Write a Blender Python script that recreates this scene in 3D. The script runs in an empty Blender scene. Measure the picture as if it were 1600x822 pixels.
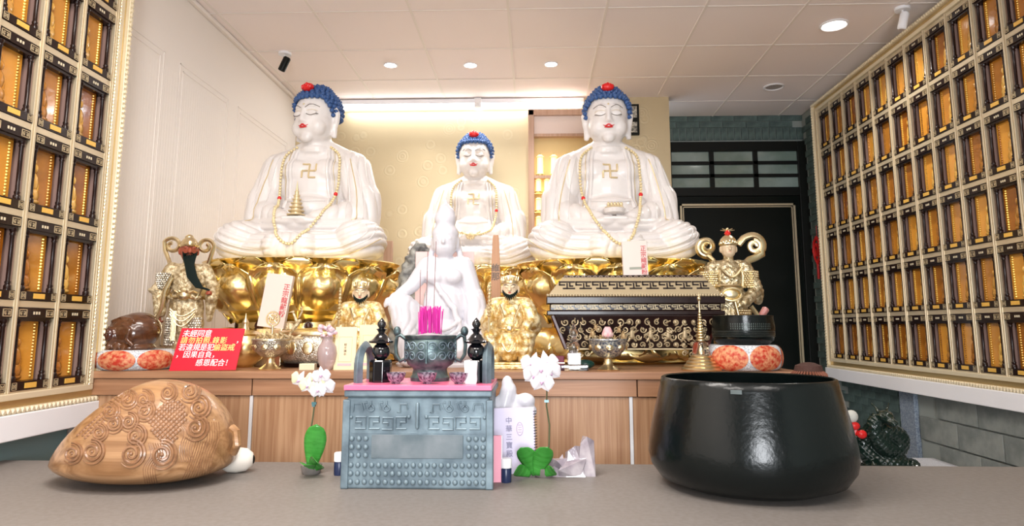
import bpy, bmesh, math, random
import numpy as np
from mathutils import Vector, Matrix, Euler
from mathutils.bvhtree import BVHTree
random.seed(7)
PI = math.pi
SC = bpy.context.scene
COL = SC.collection

# ------------------------------------------------------------------ camera
cam_d = bpy.data.cameras.new('camera'); cam = bpy.data.objects.new('camera', cam_d); COL.objects.link(cam)
cam_d.sensor_width = 36; cam_d.lens = 1060 / 1600 * 36; cam_d.shift_y = -50 / 1600
cam_d.clip_start = .02
cam.location = (0, 0, 1.25)
cam.rotation_euler = (math.radians(90 + 8.1074), 0, math.radians(1.8723))
SC.camera = cam
# ------------------------------------------------------------------ daylight, lamps, exposure
w = bpy.data.worlds.new('daylight'); SC.world = w; w.use_nodes = True
w.node_tree.nodes['Background'].inputs[0].default_value = (.86, .93, 1, 1)
w.node_tree.nodes['Background'].inputs[1].default_value = 1.0
SC.view_settings.view_transform = 'Standard'; SC.view_settings.look = 'None'
SC.view_settings.gamma = 1; SC.view_settings.exposure = .35
def area(name, loc, rot, sx, sy, power, col=(1, .95, .9), shape='RECTANGLE', spread=180):
    l = bpy.data.lights.new(name, 'AREA'); l.shape = shape; l.size = sx; l.size_y = sy; l.energy = power; l.color = col
    l.spread = math.radians(spread)
    o = bpy.data.objects.new(name, l); COL.objects.link(o); o.location = loc; o.rotation_euler = rot; return o
area('shopfront_daylight', (.35, -2.5, 1.45), (math.radians(88), 0, 0), 1.1, 1.4, 125, (.93, .96, 1))
area('ceiling_panel_light', (-.9, 1.6, 3.17), (0, 0, 0), 1.2, .6, 42, (1, .94, .88))
area('ceiling_panel_light', (-.9, .2, 3.17), (0, 0, 0), 1.2, .6, 42, (1, .94, .88))
area('ceiling_panel_light', (1.0, .2, 3.17), (0, 0, 0), 1.2, .6, 26, (1, .94, .88))

# ------------------------------------------------------------------ materials
def mat(name, col, rough=.5, metal=0, bump=None, var=None, var_scale=8, emit=None, es=1, trans=0, coat=0, ior=1.45,
        sss=0, wave=None, rnd=None, alpha=1, bump_tex='NOISE', spec=None):
    m = bpy.data.materials.new(name); m.use_nodes = True; nt = m.node_tree; N = nt.nodes; L = nt.links
    b = N['Principled BSDF']; c4 = lambda c: (c[0], c[1], c[2], 1)
    b.inputs['Base Color'].default_value = c4(col); b.inputs['Roughness'].default_value = rough
    b.inputs['Metallic'].default_value = metal; b.inputs['IOR'].default_value = ior
    b.inputs['Transmission Weight'].default_value = trans; b.inputs['Coat Weight'].default_value = coat
    b.inputs['Coat Roughness'].default_value = .08; b.inputs['Alpha'].default_value = alpha
    if spec is not None: b.inputs['Specular IOR Level'].default_value = spec
    if sss:
        b.inputs['Subsurface Weight'].default_value = sss; b.inputs['Subsurface Radius'].default_value = (.05, .05, .05)
        b.inputs['Subsurface Scale'].default_value = .3
    tc = N.new('ShaderNodeTexCoord'); src = tc.outputs['Object']
    colout = None
    if wave:   # (axis, scale, distortion, second colour)
        mp = N.new('ShaderNodeMapping'); L.new(src, mp.inputs[0])
        s = [1, 1, 1]; ax = wave[0]
        for k in range(3): s[k] = wave[1] if k != ax else wave[1] * .03
        mp.inputs['Scale'].default_value = s
        n = N.new('ShaderNodeTexNoise'); n.inputs['Scale'].default_value = 1; n.inputs['Detail'].default_value = 6
        n.inputs['Distortion'].default_value = wave[2]; L.new(mp.outputs[0], n.inputs['Vector'])
        r = N.new('ShaderNodeValToRGB'); r.color_ramp.elements[0].position = .35; r.color_ramp.elements[1].position = .65
        r.color_ramp.elements[0].color = c4(wave[3]); r.color_ramp.elements[1].color = c4(col)
        L.new(n.outputs[0], r.inputs[0]); colout = r.outputs[0]
    if var is not None:
        n = N.new('ShaderNodeTexNoise'); n.inputs['Scale'].default_value = var_scale; n.inputs['Detail'].default_value = 5
        L.new(src, n.inputs['Vector'])
        r = N.new('ShaderNodeValToRGB'); r.color_ramp.elements[0].position = .38; r.color_ramp.elements[1].position = .62
        r.color_ramp.elements[0].color = c4(col); r.color_ramp.elements[1].color = c4(var)
        L.new(n.outputs[0], r.inputs[0]); colout = r.outputs[0]
    if rnd:    # second colour picked per object
        oi = N.new('ShaderNodeObjectInfo'); mx = N.new('ShaderNodeMix'); mx.data_type = 'RGBA'
        L.new(oi.outputs['Random'], mx.inputs['Factor'])
        if colout: L.new(colout, mx.inputs[6])
        else: mx.inputs[6].default_value = c4(col)
        mx.inputs[7].default_value = c4(rnd); colout = mx.outputs[2]
    if colout: L.new(colout, b.inputs['Base Color'])
    if bump:   # (scale, strength, distance)
        if bump_tex == 'VORONOI': n = N.new('ShaderNodeTexVoronoi')
        else: n = N.new('ShaderNodeTexNoise'); n.inputs['Detail'].default_value = 4
        n.inputs['Scale'].default_value = bump[0]; L.new(src, n.inputs['Vector'])
        bp = N.new('ShaderNodeBump'); bp.inputs['Strength'].default_value = bump[1]
        bp.inputs['Distance'].default_value = bump[2] if len(bump) > 2 else .01
        L.new(n.outputs[0], bp.inputs['Height']); L.new(bp.outputs[0], b.inputs['Normal'])
    if emit:
        b.inputs['Emission Color'].default_value = c4(emit); b.inputs['Emission Strength'].default_value = es
    return m
M = {}
M['white_wall'] = mat('white_wall_paint', (.84, .78, .73), .6)
M['ceiling'] = mat('ceiling_tile_board', (.91, .83, .81), .8, bump=(120, .15, .002))
M['ceilbar'] = mat('ceiling_bar_paint', (.58, .49, .47), .5)
M['green_brick'] = mat('green_grey_brick', (.055, .085, .08), .5, bump=(60, .4, .003), var=(.10, .15, .14), var_scale=14)
M['mortar'] = mat('mortar', (.30, .33, .31), .9)
M['block'] = mat('grey_block', (.17, .19, .18), .8, bump=(60, .5, .004), var=(.27, .29, .27), var_scale=9)
M['blockmortar'] = mat('block_mortar', (.3, .3, .28), .9)
M['granite'] = mat('blue_grey_granite', (.16, .2, .27), .6, var=(.32, .38, .45), var_scale=120, bump=(90, .3, .002))
M['speckle'] = mat('speckled_white_stone', (.75, .75, .78), .5, var=(.42, .42, .46), var_scale=160)
M['black'] = mat('black_lacquer', (.006, .007, .007), .12, coat=.5)
M['blackmatt'] = mat('black_paint', (.005, .006, .005), .45, spec=.25)
M['doorblack'] = mat('door_black_paint', (.002, .004, .003), .38, spec=.2)
M['wood'] = mat('cabinet_wood', (.42, .22, .12), .4, wave=(0, 60, .5, (.30, .145, .075)))
M['woodv'] = mat('cabinet_wood_upright', (.46, .27, .15), .42, wave=(2, 70, .4, (.32, .16, .08)))
M['table'] = mat('grey_brown_stone', (.185, .165, .15), .55, var=(.21, .19, .175), var_scale=60)
M['gold'] = mat('polished_gold_leaf', (.98, .79, .38), .27, 1, bump=(18, .10, .004))
M['goldpale'] = mat('pale_gold', (.80, .66, .40), .3, 1, bump=(90, .3, .003))
M['goldorn'] = mat('ornate_gilding', (.36, .27, .14), .38, .8, var=(.80, .70, .48), var_scale=48, bump=(130, .55, .004), bump_tex='VORONOI')
M['cream'] = mat('champagne_gold_bar', (.62, .52, .36), .35, .45)
M['framegold'] = mat('frame_gold', (.62, .46, .22), .35, .75)
M['framecream'] = mat('frame_cream_gold', (.80, .70, .50), .4, .3)
M['darkwood'] = mat('dark_rosewood', (.014, .005, .004), .25, coat=.1, spec=.3)
M['fret'] = mat('fret_gold', (.60, .48, .30), .4, .5)
M['mauve'] = mat('mauve_lining', (.30, .19, .16), .5)
M['amber'] = mat('amber_glass_back', (.22, .055, .004), .14, 0, var=(.42, .13, .008), var_scale=9, rnd=(.78, .36, .05), coat=.5, bump=(30, .3, .004))
M['amberfig'] = mat('amber_relief', (.40, .13, .008), .22, .1, rnd=(.92, .55, .12), coat=.5, bump=(120, .4, .003))
M['beadgold'] = mat('amber_beads', (.30, .10, .008), .2, .3, rnd=(.95, .62, .12))
M['plate'] = mat('orange_gold_plate', (.85, .50, .10), .35, .2)
M['white'] = mat('white_paint_satin', (.86, .86, .89), .35)
M['alu'] = mat('brushed_white_aluminium', (.82, .82, .84), .3, .3)
M['led'] = mat('led_strip_light', (1, 1, 1), .5, emit=(.93, .97, 1), es=9)
M['lamp'] = mat('downlight_lens', (1, 1, 1), .5, emit=(1, .97, .93), es=12)
M['lampoff'] = mat('downlight_lens_unlit', (.55, .5, .48), .4)
M['glass'] = mat('clear_glass', (.9, .95, .95), .03, trans=1, ior=1.45)
M['floor'] = mat('grey_floor_tile', (.30, .28, .26), .25)

# ------------------------------------------------------------------ mesh helpers
class MB:
    def __init__(s): s.v = []; s.f = []
    def add(s, V, F, mx=None):
        n = len(s.v)
        s.v += [tuple(mx @ Vector(p)) for p in V] if mx is not None else [tuple(p) for p in V]
        s.f += [tuple(i + n for i in f) for f in F]; return s
    def box(s, x0, x1, y0, y1, z0, z1, mx=None):
        return s.add([(x0,y0,z0),(x1,y0,z0),(x1,y1,z0),(x0,y1,z0),(x0,y0,z1),(x1,y0,z1),(x1,y1,z1),(x0,y1,z1)],
                     [(0,3,2,1),(4,5,6,7),(0,1,5,4),(1,2,6,5),(2,3,7,6),(3,0,4,7)], mx)
    def lathe(s, prof, n=24, c=(0,0,0), mx=None, sq=(1,1), ph=0):
        V = []; F = []
        for r, z in prof:
            for k in range(n):
                a = 2*PI*k/n + ph; V.append((c[0]+r*math.cos(a)*sq[0], c[1]+r*math.sin(a)*sq[1], c[2]+z))
        for i in range(len(prof)-1):
            for k in range(n):
                k2 = (k+1) % n; F.append((i*n+k, i*n+k2, (i+1)*n+k2, (i+1)*n+k))
        F.append(tuple(range(n-1, -1, -1))); F.append(tuple((len(prof)-1)*n+k for k in range(n)))
        return s.add(V, F, mx)
    def tube(s, pts, r, n=8, mx=None, flat=1, closed=False):
        P = [Vector(p) for p in pts]; m = len(P)
        R = r if isinstance(r, (list, tuple)) else [r]*m
        V = []; F = []; up = None
        for i, p in enumerate(P):
            if closed: t = P[(i+1) % m] - P[i-1]
            else: t = P[min(i+1, m-1)] - P[max(i-1, 0)]
            if t.length < 1e-9: t = Vector((0,0,1))
            t.normalize()
            if up is None: up = Vector((0,0,1)) if abs(t.z) < .9 else Vector((0,1,0))
            a = t.cross(up)
            if a.length < 1e-6: a = t.orthogonal()
            a.normalize(); b = a.cross(t); b.normalize(); up = b
            for k in range(n):
                q = 2*PI*k/n; V.append(p + a*math.cos(q)*R[i] + b*math.sin(q)*R[i]*flat)
        for i in range(m if closed else m-1):
            j = (i+1) % m
            for k in range(n):
                k2 = (k+1) % n; F.append((i*n+k, i*n+k2, j*n+k2, j*n+k))
        if not closed: F.append(tuple(range(n-1, -1, -1))); F.append(tuple((m-1)*n+k for k in range(n)))
        return s.add(V, F, mx)
    def ell(s, c, r, nu=12, nv=8, mx=None, rot=None):
        if isinstance(r, (int, float)): r = (r, r, r)
        q = Euler(rot).to_matrix() if rot else None
        V = []; F = []
        for j in range(1, nv):
            b = -PI/2 + PI*j/nv
            for k in range(nu):
                a = 2*PI*k/nu; p = Vector((r[0]*math.cos(b)*math.cos(a), r[1]*math.cos(b)*math.sin(a), r[2]*math.sin(b)))
                if q: p = q @ p
                V.append(p + Vector(c))
        lo = Vector((0,0,-r[2])); hi = Vector((0,0,r[2]))
        if q: lo = q @ lo; hi = q @ hi
        V.append(lo + Vector(c)); V.append(hi + Vector(c)); a0 = (nv-1)*nu
        for j in range(nv-2):
            for k in range(nu):
                k2 = (k+1) % nu; F.append((j*nu+k, j*nu+k2, (j+1)*nu+k2, (j+1)*nu+k))
        for k in range(nu):
            k2 = (k+1) % nu; F.append((a0, k2, k)); F.append((a0+1, (nv-2)*nu+k, (nv-2)*nu+k2))
        return s.add(V, F, mx)
    def cap(s, a, b, ra, rb=None, n=12, mx=None):
        """tapered capsule from a to b"""
        rb = ra if rb is None else rb; A = Vector(a); B = Vector(b); t = (B-A); l = t.length; t = t.normalized() if l > 1e-9 else Vector((0,0,1))
        pts = []; R = []
        for q in (80, 60, 40, 20, 0): w_ = math.radians(q); pts.append(A - t*ra*math.sin(w_)); R.append(ra*math.cos(w_))
        for q in (0, 20, 40, 60, 80): w_ = math.radians(q); pts.append(B + t*rb*math.sin(w_)); R.append(rb*math.cos(w_))
        return s.tube(pts, R, n, mx)
    def prism(s, poly, y0, y1, mx=None):
        """poly in (x,z), extruded along y"""
        n = len(poly); V = [(x, y0, z) for x, z in poly] + [(x, y1, z) for x, z in poly]
        F = [tuple(range(n)), tuple(range(2*n-1, n-1, -1))] + [(k, n+k, n+(k+1) % n, (k+1) % n) for k in range(n)]
        return s.add(V, F, mx)
    def grid(s, P, nu, nv, cu=False, mx=None):
        F = []
        for j in range(nv-1):
            for i in range(nu if cu else nu-1):
                i2 = (i+1) % nu; F.append((j*nu+i, j*nu+i2, (j+1)*nu+i2, (j+1)*nu+i))
        return s.add(P, F, mx)
    def mesh(s, name, m=None, smooth=False, sharp=None):
        me = bpy.data.meshes.new(name); me.from_pydata([tuple(p) for p in s.v], [], s.f); me.validate(); me.update()
        if m: me.materials.append(m)
        bm = bmesh.new(); bm.from_mesh(me); bmesh.ops.recalc_face_normals(bm, faces=bm.faces); bm.to_mesh(me); bm.free()
        if smooth:
            me.polygons.foreach_set('use_smooth', [True]*len(me.polygons))
            if sharp is None: sharp = 40
            try: me.set_sharp_from_angle(angle=math.radians(sharp))
            except Exception: pass
        return me
    def build(s, name, m, parent=None, smooth=False, bevel=0, loc=None, rot=None, sharp=None, **kw):
        return link(name, s.mesh(name, m, smooth, sharp), parent, bevel, loc, rot, **kw)
def link(name, me, parent=None, bevel=0, loc=None, rot=None, **kw):
    o = bpy.data.objects.new(name, me); COL.objects.link(o)
    if parent: o.parent = parent
    if loc: o.location = loc
    if rot: o.rotation_euler = rot
    if bevel:
        b = o.modifiers.new('bevel', 'BEVEL'); b.width = bevel; b.segments = 2; b.limit_method = 'ANGLE'
    tag(o, **kw); return o
def tag(o, label=None, cat=None, group=None, kind=None):
    if label: o['label'] = label
    if cat: o['category'] = cat
    if group: o['group'] = group
    if kind: o['kind'] = kind
    return o
def thing(name, label, cat, loc=(0,0,0), rz=0, group=None, kind=None, scale=1, rot=None):
    o = bpy.data.objects.new(name, None); COL.objects.link(o); o.location = loc
    o.rotation_euler = rot if rot else (0, 0, rz); o.empty_display_size = .05
    if scale != 1: o.scale = (scale,)*3
    return tag(o, label, cat, group, kind)
def struct(name, mb, m, **kw):
    return mb.build(name, m, kind='structure', **kw)
def dup(o, parent=None):
    c = o.copy(); COL.objects.link(c); c.parent = parent
    for ch in list(o.children): dup(ch, c)
    return c
def text(body, size, m, parent, loc, rot=(PI/2, 0, 0), ext=.0006, name='lettering', align='CENTER', label=None, space=1, line=1, weight=0):
    cu = bpy.data.curves.new(name, 'FONT'); cu.body = body; cu.size = size; cu.extrude = ext; cu.align_x = align; cu.align_y = 'CENTER'
    cu.space_character = space; cu.space_line = line; cu.offset = weight
    t = bpy.data.objects.new(name, cu); COL.objects.link(t)
    me = bpy.data.meshes.new_from_object(t.evaluated_get(bpy.context.evaluated_depsgraph_get()))
    bpy.data.objects.remove(t); me.materials.clear(); me.materials.append(m)
    return link(name, me, parent, loc=loc, rot=rot, label=label)
def remesh(mb, name, voxel, smooth=4, factor=.5):
    """fuse overlapping closed shapes of mb into one continuous surface"""
    me = mb.mesh(name); o = bpy.data.objects.new('tmp', me); COL.objects.link(o)
    r = o.modifiers.new('r', 'REMESH'); r.mode = 'VOXEL'; r.voxel_size = voxel
    if smooth: s = o.modifiers.new('s', 'SMOOTH'); s.iterations = smooth; s.factor = factor
    out = bpy.data.meshes.new_from_object(o.evaluated_get(bpy.context.evaluated_depsgraph_get()))
    bpy.data.objects.remove(o); out.name = name
    return out
def displace(me, fn):
    n = len(me.vertices); co = np.empty(n*3); no = np.empty(n*3)
    me.vertices.foreach_get('co', co); me.vertices.foreach_get('normal', no)
    co = co.reshape(-1, 3); no = no.reshape(-1, 3); co = co + no*fn(co, no)[:, None]
    me.vertices.foreach_set('co', co.ravel()); me.update()
def finish(me, m):
    me.materials.clear(); me.materials.append(m); me.polygons.foreach_set('use_smooth', [True]*len(me.polygons)); return me
def bvh(me): return BVHTree.FromPolygons([v.co.copy() for v in me.vertices], [tuple(p.vertices) for p in me.polygons])
def hit(tree, x, z, off=0, y=-2):
    h = tree.ray_cast(Vector((x, y, z)), Vector((0, 1, 0)))
    return (Vector((x, h[0].y - off, z))) if h[0] else None
def spline(P, n):
    P = [Vector(p) for p in P]; out = []; m = len(P)-1
    for i in range(n+1):
        t = i/n*m; k = min(int(t), m-1); u = t-k
        p0, p1, p2, p3 = P[max(k-1,0)], P[k], P[k+1], P[min(k+2,m)]
        out.append(.5*((2*p1)+(-p0+p2)*u+(2*p0-5*p1+4*p2-p3)*u*u+(-p0+3*p1-3*p2+p3)*u**3))
    return out
ORD = ['first','second','third','fourth','fifth','sixth','seventh','eighth','ninth','tenth','eleventh','twelfth']

# ------------------------------------------------------------------ the room
XL, XR, YB, YR, H = -2.06, 2.5, 5.64, 6.2, 3.21
AZ = 1.06           # altar top
struct('floor', MB().box(XL-.1, XR+.1, -2.6, YR+.1, -.1, 0), M['floor'])
wl = struct('wall_left', MB().box(XL-.1, XL, -2.6, YB+.02, 0, H+.1), M['white_wall'])
cl = struct('ceiling', MB().box(XL-.1, XR+.1, -2.6, YR+.1, H+.012, H+.1), M['ceilbar'])
tile = MB().box(-.298, .298, -.289, .289, 0, .012).mesh('ceiling_tile', M['ceiling'])
for i in range(-1, 8):
    for j in range(-3, 6):
        x0, y0 = -1.984+.61*i, 3.98+.595*(j-1); x1, y1 = x0+.61, y0+.595
        X0, X1, Y1 = max(x0, XL), min(x1, XR), min(y1, YR)
        if X1-X0 < .03 or Y1-y0 < .03: continue
        if x0 < XL or x1 > XR or y1 > YR: me = MB().box(X0-(X0+X1)/2+.006, X1-(X0+X1)/2-.006, -(Y1-y0)/2+.006, (Y1-y0)/2-.006, 0, .012).mesh('ceiling_tile', M['ceiling'])
        else: me = tile
        link('ceiling_tile', me, cl, loc=((X0+X1)/2, (y0+Y1)/2, H))
tb = MB()
for i in range(0, 8): x = -1.984+.61*i; tb.box(x-.008, x+.008, 1.6, YR, H-.004, H+.003)
tb.build('ceiling_bar', M['white_wall'], cl)
tb = MB()
for j in range(-3, 6): y = 3.98+.595*(j-1); tb.box(XL, XR, y-.006, y+.006, H-.003, H+.003)
tb.build('ceiling_bar', M['white_wall'], cl)
struct('trim_1', MB().box(XL, XL+.03, -2.6, YB, H-.03, H-.004), M['white_wall'], bevel=.006)
# left wall: framed panels
fr = MB()
for y0, y1 in ((1.5, 2.55), (2.72, 3.55), (3.72, 4.35), (4.50, 5.45)):
    for q in (0, .035):
        a0, a1, b0, b1 = y0+q, y1-q, 1.15+q, 2.78-q; t = .006
        for bx in ((a0, a1, b0, b0+t), (a0, a1, b1-t, b1), (a0, a0+t, b0, b1), (a1-t, a1, b0, b1)):
            fr.box(XL, XL+.003, bx[0], bx[1], bx[2], bx[3])
fr.build('panel_moulding', M['white_wall'], wl)
rb = MB()
for k in range(150):
    y = 1.6+k*.0265
    rb.box(XL, XL+.0005, y, y+.012, 1.0, 2.70)
rb.build('panel_ribbing', M['white_wall'], wl, kind='stuff')
# gold papered back wall with fine round relief
gm = mat('gold_wallpaper', (.58, .48, .30), .38, .45)
nt = gm.node_tree; N = nt.nodes; L = nt.links; tc = [n for n in N if n.type == 'TEX_COORD'][0]
vo = N.new('ShaderNodeTexVoronoi'); vo.inputs['Scale'].default_value = 6; vo.inputs['Randomness'].default_value = .9
L.new(tc.outputs['Object'], vo.inputs['Vector'])
mu = N.new('ShaderNodeMath'); mu.operation = 'MULTIPLY'; mu.inputs[1].default_value = 50; L.new(vo.outputs['Distance'], mu.inputs[0])
sn = N.new('ShaderNodeMath'); sn.operation = 'SINE'; L.new(mu.outputs[0], sn.inputs[0])
lt = N.new('ShaderNodeMath'); lt.operation = 'LESS_THAN'; lt.inputs[1].default_value = .38; L.new(vo.outputs['Distance'], lt.inputs[0])
m2 = N.new('ShaderNodeMath'); m2.operation = 'MULTIPLY'; L.new(sn.outputs[0], m2.inputs[0]); L.new(lt.outputs[0], m2.inputs[1])
bp = N.new('ShaderNodeBump'); bp.inputs['Strength'].default_value = .09; bp.inputs['Distance'].default_value = .004
L.new(m2.outputs[0], bp.inputs['Height']); L.new(bp.outputs[0], N['Principled BSDF'].inputs['Normal'])
mx = N.new('ShaderNodeMix'); mx.data_type = 'RGBA'; mx.inputs[6].default_value = (.60, .50, .32, 1); mx.inputs[7].default_value = (.63, .54, .36, 1)
L.new(m2.outputs[0], mx.inputs['Factor']); L.new(mx.outputs[2], N['Principled BSDF'].inputs['Base Color'])
struct('wall_back', MB().box(XL-.1, 1.16, YB, YB+.12, 0, H+.012), gm)
struct('wall_right', MB().box(XR, XR+.1, -2.6, YR+.1, 0, H+.1), M['mortar'])
fw = struct('wall_front', MB().box(XL-.1, -1.15, -2.7, -2.6, 0, H+.1).box(1.55, XR+.1, -2.7, -2.6, 0, H+.1).box(-1.15, 1.55, -2.7, -2.6, 2.5, H+.1), mat('dim_taupe_wall', (.26, .22, .19), .6))
struct('window_2', MB().box(-1.15, -1.09, -2.68, -2.62, 0, 2.5).box(1.49, 1.55, -2.68, -2.62, 0, 2.5).box(-1.15, 1.55, -2.68, -2.62, 2.44, 2.5).box(.17, .23, -2.68, -2.62, 0, 2.5), M['alu'])
# recess behind: door wall of dark brick
wd = struct('wall_door', MB().box(1.0, 2.6, YR, YR+.1, 0, H+.1), M['mortar'])
brick_h = MB().box(-.105, .105, -.012, 0, -.027, .027).mesh('brick', M['green_brick'])       # running brick, faces -Y
brick_v = MB().box(-.028, .028, -.014, 0, -.058, .058).mesh('brick', M['green_brick'])
for k in range(21): link('brick', brick_v, wd, loc=(1.20+.0635*k, YR-random.random()*.002, 3.035))
for r in range(2):
    for k in range(7):
        x = 1.22+.216*k+(.108 if r else 0)
        if x < 2.45: link('brick', brick_h, wd, loc=(x, YR-random.random()*.002, 3.125+.06*r))
wr = bpy.data.objects['wall_right']
for r in range(52):                     # strip beside the door, on the right wall
    z = .06+.06*r
    for k in range(3):
        y = 6.1-.216*k-(.108 if r % 2 else 0)
        if y < 5.72: continue
        link('brick', brick_h, wr, loc=(XR+random.random()*.002, y, z), rot=(0, 0, -PI/2))
# right wall below the tablet frame: brick, a granite pier, large blocks
for r in range(7):
    z = .48+.055*r
    if z > .83: break
    for k in range(5):
        y = 5.6-.216*k-(.108 if r % 2 else 0)
        if y > 4.75: link('brick', brick_h, wr, loc=(XR, y, z), rot=(0, 0, -PI/2))
struct('trim_2', MB().box(XR-.03, XR, 4.62, 4.80, .2, .85), M['granite'], bevel=.004)
blk = MB().box(-.195, .195, -.02, 0, -.072, .072).mesh('block', M['block'])
for r in range(6):
    z = .31+.152*r
    for k in range(8):
        y = 4.40-.40*k-(.2 if r % 2 else 0)
        if y > 1.2 and z < .86: link('block', blk, wr, loc=(XR+random.random()*.004, y, z), rot=(0, 0, -PI/2), bevel=.004)
# left wall below its frame
for r in range(5):
    for k in range(4):
        y = 2.35-.40*k-(.2 if r % 2 else 0); z = .31+.152*r
        if z < .86: link('block', blk, wl, loc=(XL-random.random()*.004, y, z), rot=(0, 0, PI/2), bevel=.004)
struct('trim_3', MB().box(XL, XL+.012, 2.6, 3.0, 0, .82), mat('teal_grey_panel', (.16, .27, .29), .3))
# door with a glazed transom
d = MB()
d.box(1.20, 1.27, YR-.06, YR, 0, 2.95); d.box(2.42, 2.50, YR-.06, YR, 0, 2.95); d.box(1.27, 2.42, YR-.06, YR, 2.86, 2.95); d.box(1.27, 2.42, YR-.06, YR, 2.44, 2.52)
dr = struct('door_1', d, M['blackmatt'], bevel=.004)
MB().box(1.27, 2.42, YR-.035, YR-.005, 0, 2.44).build('door_leaf', M['doorblack'], dr)
g = MB()
for a, b in ((0, .018), (.026, .034)):
    x0, x1, z1 = 1.335+a, 2.375-a, 2.37-a; t = b-a
    g.box(x0, x0+t, YR-.047, YR-.035, .2, z1); g.box(x1-t, x1, YR-.047, YR-.035, .2, z1); g.box(x0, x1, YR-.047, YR-.035, z1-t, z1)
g.build('gold_moulding', M['cream'], dr, label='thin champagne gold moulding line')
MB().box(1.3, 1.33, YR-.09, YR-.035, 1.15, 1.3).build('door_handle', M['blackmatt'], dr, bevel=.006)
tw = struct('window_1', MB().box(1.638-.02, 1.638+.02, YR-.055, YR-.01, 2.52, 2.86).box(2.037-.02, 2.037+.02, YR-.055, YR-.01, 2.52, 2.86)
     .box(1.27, 2.42, YR-.055, YR-.01, 2.615, 2.645).box(1.27, 2.42, YR-.055, YR-.01, 2.735, 2.765), M['blackmatt'])
gl = mat('greenish_window_glass', (.30, .38, .36), .08, spec=.9, coat=.8, var=(.18, .25, .22), var_scale=3)
for x0, x1 in ((1.27, 1.618), (1.658, 2.017), (2.057, 2.42)):
    for z0, z1 in ((2.52, 2.615), (2.645, 2.735), (2.765, 2.86)):
        MB().box(x0, x1, YR-.03, YR-.02, z0, z1).build('pane', gl, tw)
# LED strip and its housing under the ceiling
t = thing('led_strip_lamp', 'long white LED strip glowing along the top of the gold wall', 'lamp', (-.62, YB, 3.15))
MB().box(-1.08, 1.05, -.035, 0, .012, .05).build('housing', M['white'], t)
MB().box(-1.06, 1.03, -.03, -.005, -.016, .012).build('light_tube', M['led'], t)
l = area('led_strip_glow', (-.62, YB-.06, 3.12), (math.radians(-18), 0, 0), 2.0, .03, 9, (.94, .97, 1))
t = thing('wall_bracket', 'small metal bracket box fixed on the strip light housing above the middle statue', 'bracket', (-.475, YB-.035, 3.15))
MB().box(-.03, .03, -.02, 0, -.03, .055).build('plate', M['alu'], t, bevel=.004)
MB().box(-.012, .012, -.045, -.02, -.02, .01).build('clip', M['alu'], t)
# ceiling lights
ring = MB().lathe([(.052,-.001),(.064,-.001),(.066,-.006),(.058,-.010),(.052,-.004)], 32).mesh('trim_ring', M['white'], True)
lens = MB().lathe([(.001,-.004),(.052,-.004),(.052,-.001),(.001,-.001)], 28).mesh('lens', M['lamp'])
lensoff = lens.copy(); lensoff.materials.clear(); lensoff.materials.append(M['lampoff'])
for (x, y, s, on, lab) in ((-1.074, 4.85, .8, 1, 'small round recessed ceiling light above the left big statue'),
    (-.472, 4.87, .8, 1, 'small round recessed ceiling light in the middle, above the middle statue'),
    (.134, 4.87, .8, 1, 'small round recessed ceiling light above the case of small gold lamps'),
    (1.963, 4.26, 1.35, 1, 'larger round ceiling light shining brightly near the right tablet wall'),
    (1.972, 5.41, 1.25, 0, 'round ceiling light switched off in front of the dark door')):
    t = thing('ceiling_light', lab, 'light', (x, y, H), group='round recessed ceiling lights', scale=s)
    link('trim_ring', ring, t); link('lens', lens if on else lensoff, t)
    if on:
        a = area('downlight', (x, y, H-.02), (0, 0, 0), .09, .09, 5 if s < 1 else 8, (1, .95, .88), 'DISK', 130)
def spot(loc, m, lab, rot):
    t = thing('ceiling_spotlight', lab, 'spotlight', loc)
    MB().lathe([(.045, -.018), (.045, 0), (.02, .0)], 24).build('ceiling_rose', M['white'], t, True)
    MB().tube([(0, 0, -.018), (0, 0, -.06)], .006).build('stem', M['white'], t, True)
    mx = Matrix.Translation((0, 0, -.085)) @ Euler(rot).to_matrix().to_4x4()
    MB().lathe([(.001, -.055), (.02, -.055), (.026, -.05), (.026, .045), (.018, .055), (.001, .055)], 20, mx=mx).build('head', m, t, True)
    MB().lathe([(.001, -.056), (.019, -.056), (.019, -.0555)], 20, mx=mx).build('lens', M['lampoff'], t)
spot((-1.786, 4.60, H), M['blackmatt'], 'black tilted spotlight on a white rose at the ceiling near the left wall', (.2, .5, 0))
spot((2.285, 4.04, H), M['white'], 'white spotlight hanging from the ceiling above the right tablet wall', (.15, .2, 0))
# glazed case of little gold lamps on the gold wall
t = thing('lamp_case', 'tall wood framed wall case with rows of small golden lamps behind right statue', 'case', (.29, YB, 0))
W2 = .335
f = MB(); f.box(-W2, -W2+.05, -.09, 0, 1.75, 3.08); f.box(W2-.05, W2, -.09, 0, 1.75, 3.08); f.box(-W2, W2, -.09, 0, 3.03, 3.085); f.box(-W2, W2, -.09, 0, 1.72, 1.77)
pw = mat('pale_pinkish_wood', (.60, .40, .30), .4, wave=(2, 60, .4, (.5, .32, .22)))
f.build('frame', pw, t, bevel=.004)
MB().box(-W2+.05, W2-.05, -.02, -.005, 1.77, 3.03).build('backboard', mat('yellow_lit_board', (.75, .55, .25), .4), t)
MB().box(-W2+.05, W2-.05, -.06, -.05, 2.87, 3.03).build('header_panel', mat('pink_cream_panel', (.85, .72, .66), .3), t)
for z in (2.86, 2.50, 2.04): MB().box(-W2+.05, W2-.05, -.08, -.02, z-.012, z+.012).build('shelf', pw, t)
g1 = mat('little_lamp_gold', (.9, .72, .30), .25, .6); g2 = mat('little_lamp_glow', (1, .93, .7), .4, emit=(1, .72, .28), es=.9)
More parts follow.
